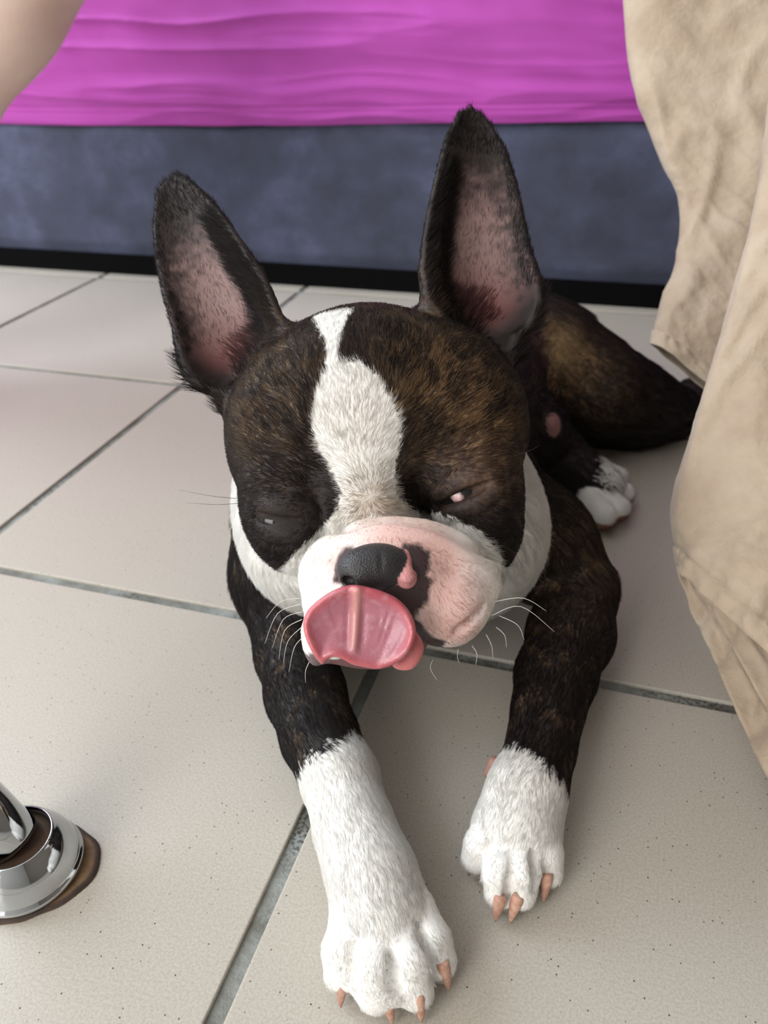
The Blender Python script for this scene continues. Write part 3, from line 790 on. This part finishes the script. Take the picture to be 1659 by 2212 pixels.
tvor = tn.n('ShaderNodeTexVoronoi', Scale=1500.0); tn.l(geo_pos(tn), tvor.inputs['Vector']); tn.bump(tvor.outputs['Distance'], .35, .0006)
nose = under(mesh_obj('nose', nV, nF, tn.m, colors=nC), dog); nose['label'] = 'black leathery nose with a pink nostril'

# tongue --------------------------------------------------------------
TO = PD(775, 1350, .2915)
def tloc(q): return (q - TO) @ HA.T
def tpoly(pts): return catmull([tuple(tloc(PD(px, py, .2915))[:2]) for px, py in pts], 3)
T_MAIN = tpoly([(746, 1256), (715, 1268), (683, 1290), (660, 1313), (649, 1342), (654, 1374), (666, 1402), (682, 1430), (696, 1443), (708, 1434), (720, 1424), (737, 1428), (758, 1441), (786, 1448), (815, 1453), (845, 1445), (872, 1428), (893, 1402), (904, 1370), (902, 1342), (888, 1312), (864, 1286), (832, 1269), (799, 1259), (770, 1254)])
T_LOBE = tpoly([(840, 1440), (852, 1456), (876, 1461), (898, 1455), (915, 1435), (924, 1408), (915, 1380), (890, 1360), (850, 1410)])
def tongue_field(q, cull=None):
    l = tloc(q); x, y, w = l[:, 0], l[:, 1], l[:, 2]
    d2 = poly_dist(x, y, T_MAIN)
    w0 = .0030 * sstep(d2, -.012, 0) - .0045 * sstep(-y, .008, .020) - .0006 + .0022 * sstep(y, .004, .016)
    rim = np.exp(-((d2 + .0024) / .0016) ** 2) * (.35 + .65 * sstep(-y, -.008, .006))
    xr = x - np.interp(y, [-.02, -.008, .015], [-.0018, -.0016, -.0004])
    ridge = np.exp(-(xr / np.interp(y, [-.012, .014], [.0013, .0026])) ** 2) * sstep(y, -.012, -.006) * (1 - sstep(y, .012, .0165))
    groove = np.exp(-((np.abs(xr) - .0026) / .0012) ** 2) * sstep(y, -.012, -.004)
    an = np.arctan2(x - .0, y + .03); fold = .0007 * (fbm(np.c_[an * 26, np.hypot(x, y + .03) * 60, x * 0], 77, 2) - .5) * sstep(-d2, .002, .008) * sstep(np.abs(xr), .003, .008)
    top = .0026 + .0012 * rim + .0015 * ridge - .0006 * groove + fold
    dv = np.where(w > w0, (w - w0) - top, (w0 - w) - .0026)
    a, b = d2 + .0012, dv; k = .0026
    h = np.maximum(k - np.abs(a - b), 0) / k; d = np.maximum(a, b) + h * h * k * .25
    e2 = poly_dist(x, y, T_LOBE); ev = np.abs(w + .0062 + .14 * np.maximum(0, x - .020)) - .0030
    h = np.maximum(k - np.abs(e2 + .001 - ev), 0) / k; e = np.maximum(e2 + .001, ev) + h * h * k * .25
    k = .0016; h = np.maximum(k - np.abs(d - e), 0) / k; return np.minimum(d, e) - h * h * k * .25
tV, tF = surface_nets(tongue_field, TO - .034, TO + .034, .0007)
l = tloc(tV); d2 = poly_dist(l[:, 0], l[:, 1], T_MAIN)
xr = l[:, 0] - np.interp(l[:, 1], [-.02, -.008, .015], [-.0018, -.0016, -.0004])
tC = np.tile(lin(180, 112, 126), (len(tV), 1))
tC += (lin(200, 96, 104) - tC) * sstep(d2, -.0065, -.0015)[:, None]
tC += (lin(176, 76, 92) - tC) * (sstep(l[:, 1], .006, .013) * .6 * sstep(np.abs(xr), .001, .003))[:, None]
tC += (lin(222, 160, 150) - tC) * (np.exp(-(xr / np.interp(l[:, 1], [-.012, .014], [.0012, .0020])) ** 2) * sstep(l[:, 1], -.012, -.005) * .8 * (d2 < -.002))[:, None]
tC += (lin(200, 146, 154) - tC) * (sstep(fbm(tV * 420, 5, 3), .5, .75) * .5)[:, None]
tC += (lin(208, 120, 118) - tC) * np.where(d2 > .0006, 1, 0)[:, None]
M_TONGUE = m_vcol('wet_tongue', .34, .5, (1100, .3, .0006), .12, .25)
tongue = under(mesh_obj('tongue', tV, tF, M_TONGUE, colors=np.clip(tC, 0, 1)), dog); tongue['label'] = 'wide pink tongue curled up over the lip'

# eyes ----------------------------------------------------------------
M_EYE = m_vcol('wet_eye', .12, .5)
def eyeball(c, r, white, wr):
    vs_, fs_ = [], []; ns, nr_ = 40, 28
    for i in range(nr_ + 1):
        th = math.pi * i / nr_
        for k in range(ns):
            a = 2 * math.pi * k / ns; vs_.append(c + r * np.array([math.sin(th) * math.cos(a), math.sin(th) * math.sin(a), math.cos(th)]))
    for i in range(nr_):
        for k in range(ns): fs_.append((i * ns + k, (i + 1) * ns + k, (i + 1) * ns + (k + 1) % ns, i * ns + (k + 1) % ns))
    V = np.array(vs_); cc = np.tile(lin(22, 17, 18), (len(V), 1))
    cc = np.where((np.linalg.norm(V - white, axis=1) < wr)[:, None], lin(232, 190, 190), cc)
    return under(mesh_obj('eye', V, np.array(fs_), M_EYE, colors=cc), dog)
eyeball(PD(608, 1117, EYE_D[0] + .0150), .0132, PD(637, 1117, EYE_D[0] + .0012), .0019)
eyeball(PD(1007, 1064, EYE_D[1] + .0168), .0150, PD(982, 1073, EYE_D[1] + .0016), .0029)

# claws ---------------------------------------------------------------
tc = NT('horn_claw'); cpos = geo_pos(tc)
tc.l(tc.ramp(tc.noise(260, 2, .5, cpos), [(.35, L4(188, 138, 118)), (.65, L4(216, 174, 152))]), tc.b.inputs['Base Color']); tc.set(Roughness=.4)
CLAWS = [((741, 2104), (736, 2176), .0105), ((836, 2158), (848, 2212), .0095), ((905, 2152), (911, 2208), .0095), ((957, 2086), (969, 2138), .0105),
         ((1026, 1852), (1012, 1890), .0105), ((1080, 1942), (1070, 1990), .0095), ((1118, 1942), (1102, 1993), .0095), ((1181, 1894), (1174, 1948), .0105)]
for a, b, z in CLAWS:
    p0 = GZ(*a, z + .0055); p2 = GZ(*b, .0018); p1 = (p0 + p2) / 2 + np.array([0, 0, .0030])
    pm = [p0 * (1 - t) ** 2 + 2 * p1 * t * (1 - t) + p2 * t * t for t in np.linspace(-.25, 1, 9)]
    v, f = tube_data(pm, [.0024, .0027, .0028, .0027, .0025, .0022, .0018, .0012, .0004], 12)
    under(mesh_obj('claw', v, f, tc.m), dog)
for a, b in (((1322, 1062), (1338, 1064)), ((1312, 1098), (1330, 1106)), ((1326, 1034), (1341, 1036))):
    p0, p2 = GZ(*a, .018), GZ(*b, .012)
    v, f = tube_data([p0, (p0 + p2) / 2 + np.array([0, 0, .002]), p2], [.0022, .002, .0006], 8)
    under(mesh_obj('claw', v, f, tc.m), dog)

# whiskers ------------------------------------------------------------
M_WHW = m_plain('white_whisker', L4(226, 222, 214), .4).m
M_WHB = m_plain('dark_whisker', L4(40, 32, 30), .4).m
def whisker(pts, r, m):
    q = np.array(catmull([tuple(PD(*p)) for p in pts], 5, closed=False))
    rr = np.linspace(r, r * .25, len(q)); v, f = tube_data(q, rr, 5)
    under(mesh_obj('whisker', v, f, m), dog)
for p in ([(650, 1305, .318), (600, 1325, .315), (572, 1390, .312)], [(652, 1322, .318), (612, 1338, .314), (588, 1400, .312)], [(652, 1338, .318), (615, 1362, .314), (602, 1425, .312)],
          [(655, 1352, .318), (622, 1385, .314), (612, 1435, .312)], [(660, 1372, .319), (636, 1398, .315), (624, 1452, .313)], [(650, 1292, .318), (606, 1300, .315), (575, 1335, .312)],
          [(1062, 1330, .315), (1125, 1310, .310), (1198, 1365, .306)], [(1066, 1300, .315), (1130, 1292, .311), (1180, 1320, .308)], [(1050, 1370, .318), (1062, 1395, .316), (1065, 1422, .315)],
          [(1020, 1395, .32), (1030, 1412, .318), (1028, 1436, .317)], [(1072, 1355, .318), (1090, 1372, .315), (1094, 1398, .314)], [(1078, 1330, .318), (1118, 1350, .314), (1132, 1382, .312)],
          [(935, 1425, .318), (930, 1445, .316), (945, 1470, .315)], [(668, 1430, .33), (660, 1450, .328), (660, 1475, .327)], [(990, 1402, .32), (988, 1418, .319), (992, 1432, .318)]):
    whisker(p, .00017, M_WHW)
for p in ([(528, 1078, .345), (460, 1072, .335), (385, 1058, .328)], [(528, 1086, .345), (470, 1090, .335), (402, 1086, .328)], [(1088, 1180, .335), (1112, 1195, .328), (1130, 1226, .325)],
          [(1090, 990, .338), (1140, 975, .330), (1165, 962, .326)], [(648, 1185, .322), (628, 1200, .318), (612, 1228, .316)]):
    whisker(p, .00012, M_WHB)

# fur -----------------------------------------------------------------
rng = np.random.default_rng(7)
LBL = np.array(LABELS)
FLOW = np.array([p['flow'] if p['flow'] is not None else (0, 0, 0) for p in D.p], float)
DENS = {'trunk': 0.9, 'thigh': 1.3, 'hock': 1.2, 'hindfoot': 2, 'hindtoe': 2, 'belly_skin': 0.2, 'neck': 2.4, 'arm': 2.4, 'foreleg': 4.0, 'paw': 5, 'toe': 5, 'pad': 0, 'skull': 5.0, 'lid': 5.0, 'cheek': 5, 'bridge': 6, 'muzzle': 5, 'roll': 4, 'jaw': 1.5, 'lip': 2, 'earroot': 5, 'ear_l': 4.0, 'ear_r': 4.0}
LEN = {'trunk': 9, 'thigh': 9, 'hock': 7, 'hindfoot': 6, 'hindtoe': 4, 'belly_skin': 2, 'neck': 8.5, 'arm': 8, 'foreleg': 4.6, 'paw': 3.2, 'toe': 3.0, 'pad': 1, 'skull': 5.5, 'lid': 4.6, 'cheek': 4.5, 'bridge': 3.6, 'muzzle': 2.8, 'roll': 1.8, 'jaw': 1.5, 'lip': 1.5, 'earroot': 6.5, 'ear_l': 3.6, 'ear_r': 3.6}
P0, P1, P2, P3 = (BV[BF[:, k]] for k in range(4))
farea = np.linalg.norm(np.cross(P2 - P0, P3 - P1), axis=1) * .5
fl = LBL[REG[BF[:, 0]]]
dens = np.array([DENS.get(x, 1.0) for x in LABELS])[REG[BF[:, 0]]] * 1e6 * FUR_SCALE
up = BN[BF[:, 0], 2]; dens = np.where((BV[BF[:, 0], 2] < .004), 0, dens)
cnt = rng.poisson(farea * dens)
fi = np.repeat(np.arange(len(BF)), cnt); n = len(fi)
s, t = rng.random(n)[:, None], rng.random(n)[:, None]
root = (P0[fi] * (1 - s) + P1[fi] * s) * (1 - t) + (P3[fi] * (1 - s) + P2[fi] * s) * t
nor = BN[BF[fi, 0]]; rg = REG[BF[fi, 0]]; lb = LBL[rg]
headl = np.isin(lb, ['skull', 'lid', 'cheek', 'bridge', 'muzzle', 'roll', 'jaw', 'earroot', 'lip'])
flow = FLOW[rg].copy()
rad = root - STOP; flow = np.where(headl[:, None], rad / np.linalg.norm(rad, axis=1)[:, None], flow)
flow = np.where((lb == 'neck')[:, None], np.array([.15, .35, -.9]), flow)
flow = np.where(np.isin(lb, ['belly_skin'])[:, None], np.array([.3, 0, -.9]), flow)
flow += (rng.random((n, 3)) - .5) * .55 + (np.stack([vnoise(root * 130, 60 + a) for a in range(3)], 1) - .5) * .9
tan = flow - (flow * nor).sum(1)[:, None] * nor; tan /= np.linalg.norm(tan, axis=1)[:, None] + 1e-9
ln = np.array([LEN.get(x, 4) for x in LABELS])[rg] * 1e-3 * (.65 + .6 * rng.random(n))
hc = coat(root, rg)
ln = np.where((lb == 'skull') & (hc.mean(1) > .5), ln * .72, ln)
# bare places: eye slits, lips, inside of the ears
keep = np.ones(n, bool)
for e in EARS:
    me = lb == e['name']; l_, uu, cc, ww, pp = e['local'](root)
    R_ = ww / np.sin(pp); inside = np.sqrt((l_[:, 1] - cc) ** 2 + (l_[:, 2] - R_) ** 2) < R_ + .0002
    s_ = np.abs(l_[:, 1] - cc) / np.maximum(ww, 1e-4)
    sg_ = (l_[:, 1] - cc) / np.maximum(ww, 1e-4) * (1 if e['name'] == 'ear_r' else -1) * e['sgn']
    rimh = me & inside & (uu / e['Ln'] < .72) & ((sg_ < -.45) | (uu / e['Ln'] < .16))
    ln = np.where(rimh, ln * 2.3, ln); tan = np.where(rimh[:, None], tan * .75 + e['fr'][1] * (.45 * e['sgn'] * (1 if e['name'] == 'ear_r' else -1)), tan)
    bare = me & ~rimh & inside & (s_ < .75) & (uu / e['Ln'] < .78)
    keep &= ~(bare & (rng.random(n) < .80))
    hc = np.where((bare)[:, None], hc * .75 + .25 * lin(120, 100, 96), hc)
u_, v_ = huv(root)
for pg in DARK_LIP: keep &= ~(headl & (poly_dist(u_, v_, pg) < .0005) & (rng.random(n) < .85))
for c_, r_ in ((EYES[0], .011), (EYES[1], .013)):
    dd = np.linalg.norm(root - c_, axis=1); ln = np.where(dd < r_ * 1.4, ln * np.clip(dd / (r_ * 1.4), .3, 1), ln)
    rel = (root - c_) @ rolled(-6 if c_ is EYES[0] else 22)[:2].T; keep &= ~((np.abs(rel[:, 0]) < r_ * .9) & (np.abs(rel[:, 1]) < .0034) & headl)
root, nor, tan, ln, hc, lb = root[keep], nor[keep], tan[keep], ln[keep], hc[keep], lb[keep]; n = len(root)
lift = (.13 + .24 * rng.random(n))
lift = np.where(np.isin(lb, ['muzzle', 'roll', 'paw', 'toe']), lift * .7, lift)
NPT = 4
pts = np.empty((n, NPT, 3), np.float32)
for k in range(NPT):
    t_ = k / (NPT - 1)
    pts[:, k] = root - nor * .0002 + tan * (ln * t_)[:, None] + nor * (ln * lift * (t_ - .55 * t_ * t_))[:, None]
pts[:, :, 2] = np.maximum(pts[:, :, 2], .0008)
lum = hc.mean(1)[:, None]; hc = np.clip(hc * np.where(lum > .5, .93 + .1 * rng.random((n, 1)), .7 + .6 * rng.random((n, 1))), 0, .97)
cv = bpy.data.hair_curves.new('fur'); cv.add_curves([NPT] * n)
cv.position_data.foreach_set('vector', pts.reshape(-1))
ra = cv.attributes.get('radius') or cv.attributes.new('radius', 'FLOAT', 'POINT')
ra.data.foreach_set('value', np.tile(np.array([.000078, .000072, .000055, .000014], np.float32), n))
ca = cv.attributes.new('Col', 'FLOAT_COLOR', 'CURVE'); c4 = np.ones((n, 4), np.float32); c4[:, :3] = hc; ca.data.foreach_set('color', c4.reshape(-1))
tf_ = NT('dog_hair'); fa = tf_.n('ShaderNodeAttribute', attribute_name='Col'); tf_.l(fa.outputs['Color'], tf_.b.inputs['Base Color']); tf_.set(Roughness=.42)
tf_.b.inputs['Specular IOR Level'].default_value = .35
ftr = tf_.n('ShaderNodeBsdfTranslucent'); tf_.l(fa.outputs['Color'], ftr.inputs['Color']); fmx = tf_.n('ShaderNodeMixShader'); fmx.inputs[0].default_value = .55
fout = [x for x in tf_.t.nodes if x.type == 'OUTPUT_MATERIAL'][0]
tf_.l(tf_.b.outputs[0], fmx.inputs[1]); tf_.l(ftr.outputs[0], fmx.inputs[2]); tf_.l(fmx.outputs[0], fout.inputs['Surface'])
cv.materials.append(tf_.m)
fur = link('fur', cv); fur.parent = body; fur['kind'] = 'stuff'
#@@OTHER
# ------------------------------------------------------------------ chrome chair leg
FOOT = GZ(62, 1878, 0.0)
cl = empty('chair_leg', (FOOT[0], FOOT[1], 0))
tag(cl, 'slanted chrome chair leg ending in a bell foot on a brown worn pad', 'chair leg')
BR = .0258
prof = [(.0, .0022), (BR * .97, .0022), (BR * 1.0, .0030), (BR * 1.02, .0045), (BR * 1.0, .0060), (BR * .965, .0066), (BR * .955, .0076), (BR * .94, .0105), (BR * .88, .0150), (BR * .79, .0195), (BR * .71, .0228), (BR * .67, .0240), (BR * .655, .0250), (BR * .635, .0252), (BR * .62, .0245), (BR * .61, .0225), (BR * .60, .0205)]
v, f = lathe_data(prof, 72)
bell = mesh_obj('bell_foot', v, f, M_CHROME); bell.parent = cl
v, f = lathe_data([(0, .0190), (BR * .605, .0190), (BR * .605, .0208), (BR * .5, .0212), (0, .0212)], 48)
plug = mesh_obj('rubber_plug', v, f, m_plain('brown_rubber', L4(72, 50, 34), .7).m); plug.parent = cl
ldir = (PD(-150, 1560, .345) - PD(30, 1800, .345)); ldir = ldir / np.linalg.norm(ldir)
ld = np.array([-0.52, 0.0, 0.85]); ld /= np.linalg.norm(ld)
base = np.array([-.0015, 0, .0205])
pts_ = [base + ld * s for s in (-.001, .0, .002, .02, .10, .25, .42)]
v, f = tube_data(pts_, [.0105, .0122, .0130, .0132, .0132, .0132, .0132], 40)
tube_m = None
tube = mesh_obj('tube', v, f, M_CHROME); tube.parent = cl
# worn pad: a thin irregular disc of brown felt residue with a dark rim
tp = NT('brown_worn_felt'); pp_ = geo_pos(tp); tpa = tp.n('ShaderNodeAttribute', attribute_name='Col')
nz = tp.ramp(tp.noise(160, 4, .7, pp_), [(.3, (.55, .5, .45, 1)), (.7, (1.15, 1.1, 1.0, 1))])
tp.l(tp.mix(1.0, tpa.outputs['Color'], nz, 'MULTIPLY'), tp.b.inputs['Base Color']); tp.set(Roughness=.7)
pv, pf, pc = [], [], []
NA = 72
for ri, (s, z, c) in enumerate(((0, .0021, (134, 108, 80)), (.80, .0021, (136, 110, 82)), (.90, .0019, (140, 114, 86)), (.945, .0018, (80, 64, 58)), (.985, .0014, (70, 56, 52)), (1.0, .0002, (96, 78, 64)))):
    for k in range(NA):
        a = 2 * math.pi * k / NA
        rr = BR * (1.06 + .20 * math.exp(-((((a - .45 + math.pi) % (2 * math.pi)) - math.pi) / .75) ** 2) + .05 * math.sin(3 * a + 1) + .012 * math.sin(11 * a))
        pv.append((math.cos(a) * rr * s, math.sin(a) * rr * s, z)); pc.append(lin(*c))
for i in range(5):
    for k in range(NA):
        k2 = (k + 1) % NA; pf.append((i * NA + k, i * NA + k2, (i + 1) * NA + k2, (i + 1) * NA + k))
pad_o = mesh_obj('worn_pad', pv, pf, tp.m, colors=np.array(pc)); pad_o.parent = cl; pad_o['label'] = 'brown worn pad with a dark ragged rim'

# ------------------------------------------------------------------ khaki shorts hanging at the right
def polyline(P, t):
    P = np.asarray(P, float); s = np.r_[0, np.cumsum(np.linalg.norm(np.diff(P, axis=0), axis=1))]; s /= s[-1]
    return np.stack([np.interp(t, s, P[:, a]) for a in range(P.shape[1])], 1)
shorts = empty('khaki_shorts', tuple(PD(1800, 1300, .44) * np.array([1, 1, 0])))
tag(shorts, 'creased khaki cotton shorts hanging at the right with two hemmed leg openings', 'shorts')
M_THREAD = m_plain('khaki_thread', L4(176, 150, 116), .8).m
def leg_tube(name, Lp, Rp, depth, hem_front, hem_back, seed, nt=150, na=160, fold=.008, hemw=.016):
    """A flattened trouser leg. Lp/Rp: left and right edges from the top to the hem; depth: half thickness;
    hem_front/hem_back: how far along (0..1.1) the front and back cloth reach at left and right."""
    Lw = np.array([PD(*p) for p in Lp]); Rw = np.array([PD(*p) for p in Rp])
    T = np.linspace(0, 1, nt); A = np.linspace(0, 2 * math.pi, na, endpoint=False)
    V = np.zeros((nt, na, 3)); N = np.zeros((nt, na, 3))
    for j, a in enumerate(A):
        x = (1 - math.cos(a)) / 2                       # 0 left edge, 1 right edge; sin(a) > 0 front
        end = np.interp(x, *zip(*hem_front)) if math.sin(a) > 0 else np.interp(x, *zip(*hem_back))
        tt = T * end
        l = catm_at(Lw, tt); r = catm_at(Rw, tt)
        mid = l * (1 - x) + r * x
        out = CAM - mid; out /= np.linalg.norm(out, axis=1)[:, None]
        V[:, j] = mid + out * (math.copysign(abs(math.sin(a)) ** .6, math.sin(a)) * depth)
    def normals(V):
        dt = np.gradient(V, axis=0); da = np.roll(V, -1, 1) - np.roll(V, 1, 1)
        n = np.cross(da, dt); return n / (np.linalg.norm(n, axis=2)[..., None] + 1e-12)
    N = normals(V)
    c = (V.mean(1, keepdims=True)); sgn = np.sign(((V - c) * N).sum(2).mean()); N = N * sgn
    q = V.reshape(-1, 3)
    X = np.tile(A, nt); TT = np.repeat(T, na)
    px = (1 - np.cos(X)) / 2; front = np.sin(X) > 0
    lenw = np.linalg.norm(Lw[-1] - Lw[0])
    wv = np.linalg.norm(Rw[-1] - Lw[-1]) * px
    lq = np.c_[wv * 22 + 1.2 * TT + np.sin(TT * 5 + seed) * .5, TT * lenw * 4.0, np.where(front, 0, 7.0) + seed]
    f1 = fbm(lq, seed, 2) - .5
    f2 = 1 - np.abs(2 * fbm(np.c_[wv * 40 + TT * 4.5, TT * lenw * 9, np.where(front, 2, 9.0) + seed], seed + 5, 2) - 1)
    f3 = 1 - np.abs(2 * fbm(np.c_[wv * 30 - TT * 9, TT * lenw * 34 + wv * 16, np.where(front, 2, 9.0) + seed], seed + 9, 3) - 1)
    edge = np.clip(np.abs(np.sin(X)) * 2.2, .25, 1)
    disp = edge * (fold * 2.0 * f1 + fold * .60 * (f2 ** 4 - .2) + fold * .22 * (f3 ** 5 - .15))
    q = q + N.reshape(-1, 3) * disp[:, None]
    # hem: double thickness with a stitched groove and puckers
    dist_end = (1 - TT) * lenw
    hem = sstep(dist_end, hemw + .0012, hemw - .0012)
    puck = hem * .0010 * np.sin(wv * 700 + 4 * np.sin(wv * 90)) * np.exp(-((dist_end - hemw) / .006) ** 2)
    q = q + N.reshape(-1, 3) * (hem * .0011 - .0016 * np.exp(-((dist_end - hemw) / .0009) ** 2) + puck)[:, None]
    idx = np.arange(nt * na).reshape(nt, na); nx_ = np.roll(idx, -1, 1)
    Fq = np.stack([idx[:-1], nx_[:-1], nx_[1:], idx[1:]], -1).reshape(-1, 4)
    o = under(mesh_obj('hem_facing' if name == 'facing' else 'trouser_leg', q, Fq, M_KHAKI), shorts)
    sm = o.modifiers.new('cloth_thickness', 'SOLIDIFY'); sm.thickness = .0013; sm.offset = -1
    if name == 'facing': return o
    # stitching along the hem
    Q = q.reshape(nt, na, 3); row = int(nt - 1 - hemw / lenw * (nt - 1)); NN = normals(Q) * sgn
    sv, sf = [], []
    line = Q[row] + NN[row] * .0006
    for j in range(0, na):
        a_, b_ = line[j], line[(j + 1) % na]; L = np.linalg.norm(b_ - a_); m = max(1, int(L / .0022))
        for k in range(m):
            p0 = a_ + (b_ - a_) * (k + .15) / m; p1 = a_ + (b_ - a_) * (k + .8) / m
            tv_, tf_ = tube_data([p0, p1], [.00022, .00022], 4); o0 = len(sv); sv += tv_; sf += [tuple(o0 + w for w in z) for z in tf_]
    st_ = under(mesh_obj('hem_stitching', sv, sf, M_THREAD), shorts); st_['kind'] = 'stuff'
    return o
def catm_at(P, t):
    """Catmull-Rom position along P at parameters t (0..1, may overshoot the end a little)."""
    n_ = len(P) - 1; s = np.asarray(t) * n_; i = np.clip(np.floor(s).astype(int), 0, n_ - 1); f = (s - i)[:, None]
    p0 = P[np.maximum(i - 1, 0)]; p1 = P[i]; p2 = P[i + 1]; p3 = np.where((i + 2 <= n_)[:, None], P[np.minimum(i + 2, n_)], 2 * P[n_] - P[n_ - 1])
    return .5 * (2 * p1 + (-p0 + p2) * f + (2 * p0 - 5 * p1 + 4 * p2 - p3) * f * f + (-p0 + 3 * p1 - 3 * p2 + p3) * f ** 3)
# far leg
leg_tube('far', [(1352, -260, .60), (1350, -100, .60), (1356, 60, .60), (1378, 200, .595), (1428, 335, .59), (1470, 430, .585), (1466, 560, .575), (1432, 660, .565), (1414, 745, .56)],
         [(2150, -260, .56), (2120, -60, .56), (2080, 150, .55), (2040, 350, .55), (2000, 550, .55), (1960, 700, .55), (1920, 850, .545), (1880, 960, .54), (1830, 1060, .54)],
         .022, [(0, 1.0), (1, 1.0)], [(0, 1.0), (1, 1.02)], 3, fold=.007)
# near leg
leg_tube('near', [(1720, -260, .46), (1690, -60, .455), (1672, 150, .45), (1655, 330, .45), (1618, 520, .445), (1570, 700, .44), (1520, 860, .435), (1478, 1010, .43), (1456, 1110, .43), (1468, 1215, .43)],
         [(2500, -260, .44), (2470, 0, .435), (2440, 250, .43), (2410, 480, .42), (2370, 700, .41), (2320, 900, .40), (2260, 1120, .385), (2170, 1350, .365), (2050, 1600, .345), (1930, 1850, .325)],
         .024, [(0, 1.0), (.1, .985), (.5, .965), (1, .96)], [(0, 1.0), (.02, 1.035), (.08, 1.065), (.5, 1.075), (1, 1.07)], 12, fold=.009)

leg_tube('facing', [(1735, -260, .46), (1705, -60, .455), (1687, 150, .45), (1670, 330, .45), (1633, 520, .445), (1585, 700, .44), (1536, 860, .435), (1494, 1010, .43), (1474, 1110, .43), (1484, 1215, .43)],
         [(2490, -260, .44), (2460, 0, .435), (2430, 250, .43), (2400, 480, .42), (2360, 700, .41), (2310, 900, .40), (2250, 1120, .385), (2160, 1350, .365), (2040, 1600, .345), (1920, 1850, .325)],
         .012, [(0, .97), (1, .93)], [(0, .99), (.02, 1.01), (.08, 1.025), (.5, 1.03), (1, 1.03)], 12, fold=.006)
# ------------------------------------------------------------------ bare leg of a person by the bed
LF = Field()
KN, AN = PD(163, -245, .66), PD(-425, 640, .80)
sh = AN - KN; Lsh = np.linalg.norm(sh); shn = sh / Lsh
back = np.array([-.45, .85, .2]); back -= (back @ shn) * shn; back /= np.linalg.norm(back)
LF.chain([KN, KN + sh * .25, KN + sh * .5, KN + sh * .75, AN], [.050, .048, .046, .040, .032], .03, 'shin')
LF.chain([KN + sh * .1 + back * .018, KN + sh * .32 + back * .026, KN + sh * .6 + back * .014], [.036, .038, .032], .03, 'calf')
LF.ell(KN + np.array([0, -.012, .012]), (.050, .050, .052), np.eye(3), .03, 'knee')
TOE = np.array([-.30, -.95, 0]); TOE /= np.linalg.norm(TOE); SD = np.array([.95, -.30, 0]); SD /= np.linalg.norm(SD)
HEEL = np.array([AN[0], AN[1], .034]) - TOE * .035
LF.chain([AN, np.array([AN[0], AN[1], .045])], [.031, .034], .02, 'ankle')
LF.chain([HEEL, HEEL + TOE * .06 + np.array([0, 0, .006])], [.032, .034], .02, 'foot')
LF.chain([HEEL + TOE * .06, HEEL + TOE * .165 - np.array([0, 0, .012])], [.034, .022], .025, 'foot')
for s_ in (-1, 0, 1): LF.ell(HEEL + TOE * .165 + SD * (s_ * .022) - np.array([0, 0, .013]), (.022, .026, .018), np.eye(3), .02, 'foot')
for i_, (w_, l_, r_) in enumerate(((.036, .225, .012), (.016, .228, .009), (-.001, .220, .0085), (-.018, .208, .008), (-.034, .192, .0078))):
    b_ = HEEL + TOE * .175 + SD * w_; b_[2] = .016; e_ = HEEL + TOE * l_ + SD * w_ * 1.05; e_[2] = r_ + .001
    LF.cone(b_, e_, r_ * 1.1, r_, .006, 'toe')
HIP = KN + np.array([-.36, -.18, .10])
LF.chain([KN + np.array([-.01, 0, .005]), HIP], [.056, .078], .03, 'thigh')
lo_ = np.minimum.reduce([KN, AN, HIP, HEEL + TOE * .26]) - .10; hi_ = np.maximum.reduce([KN, AN, HIP, HEEL]) + .10; lo_[2] = -.012
def floor_cut(d, q): return np.maximum(d, .0004 - q[:, 2])
lV, lF = surface_nets(LF, lo_, hi_, .005, floor_cut)
lV = relax(lV, LF, .005, floor_cut, 1)
person = empty('person', (float(AN[0]), float(AN[1]), 0.0))
tag(person, 'bare leg of a seated person slanting down in front of the magenta bed', 'person')
under(mesh_obj('bare_leg', lV, lF, M_SKIN), person)
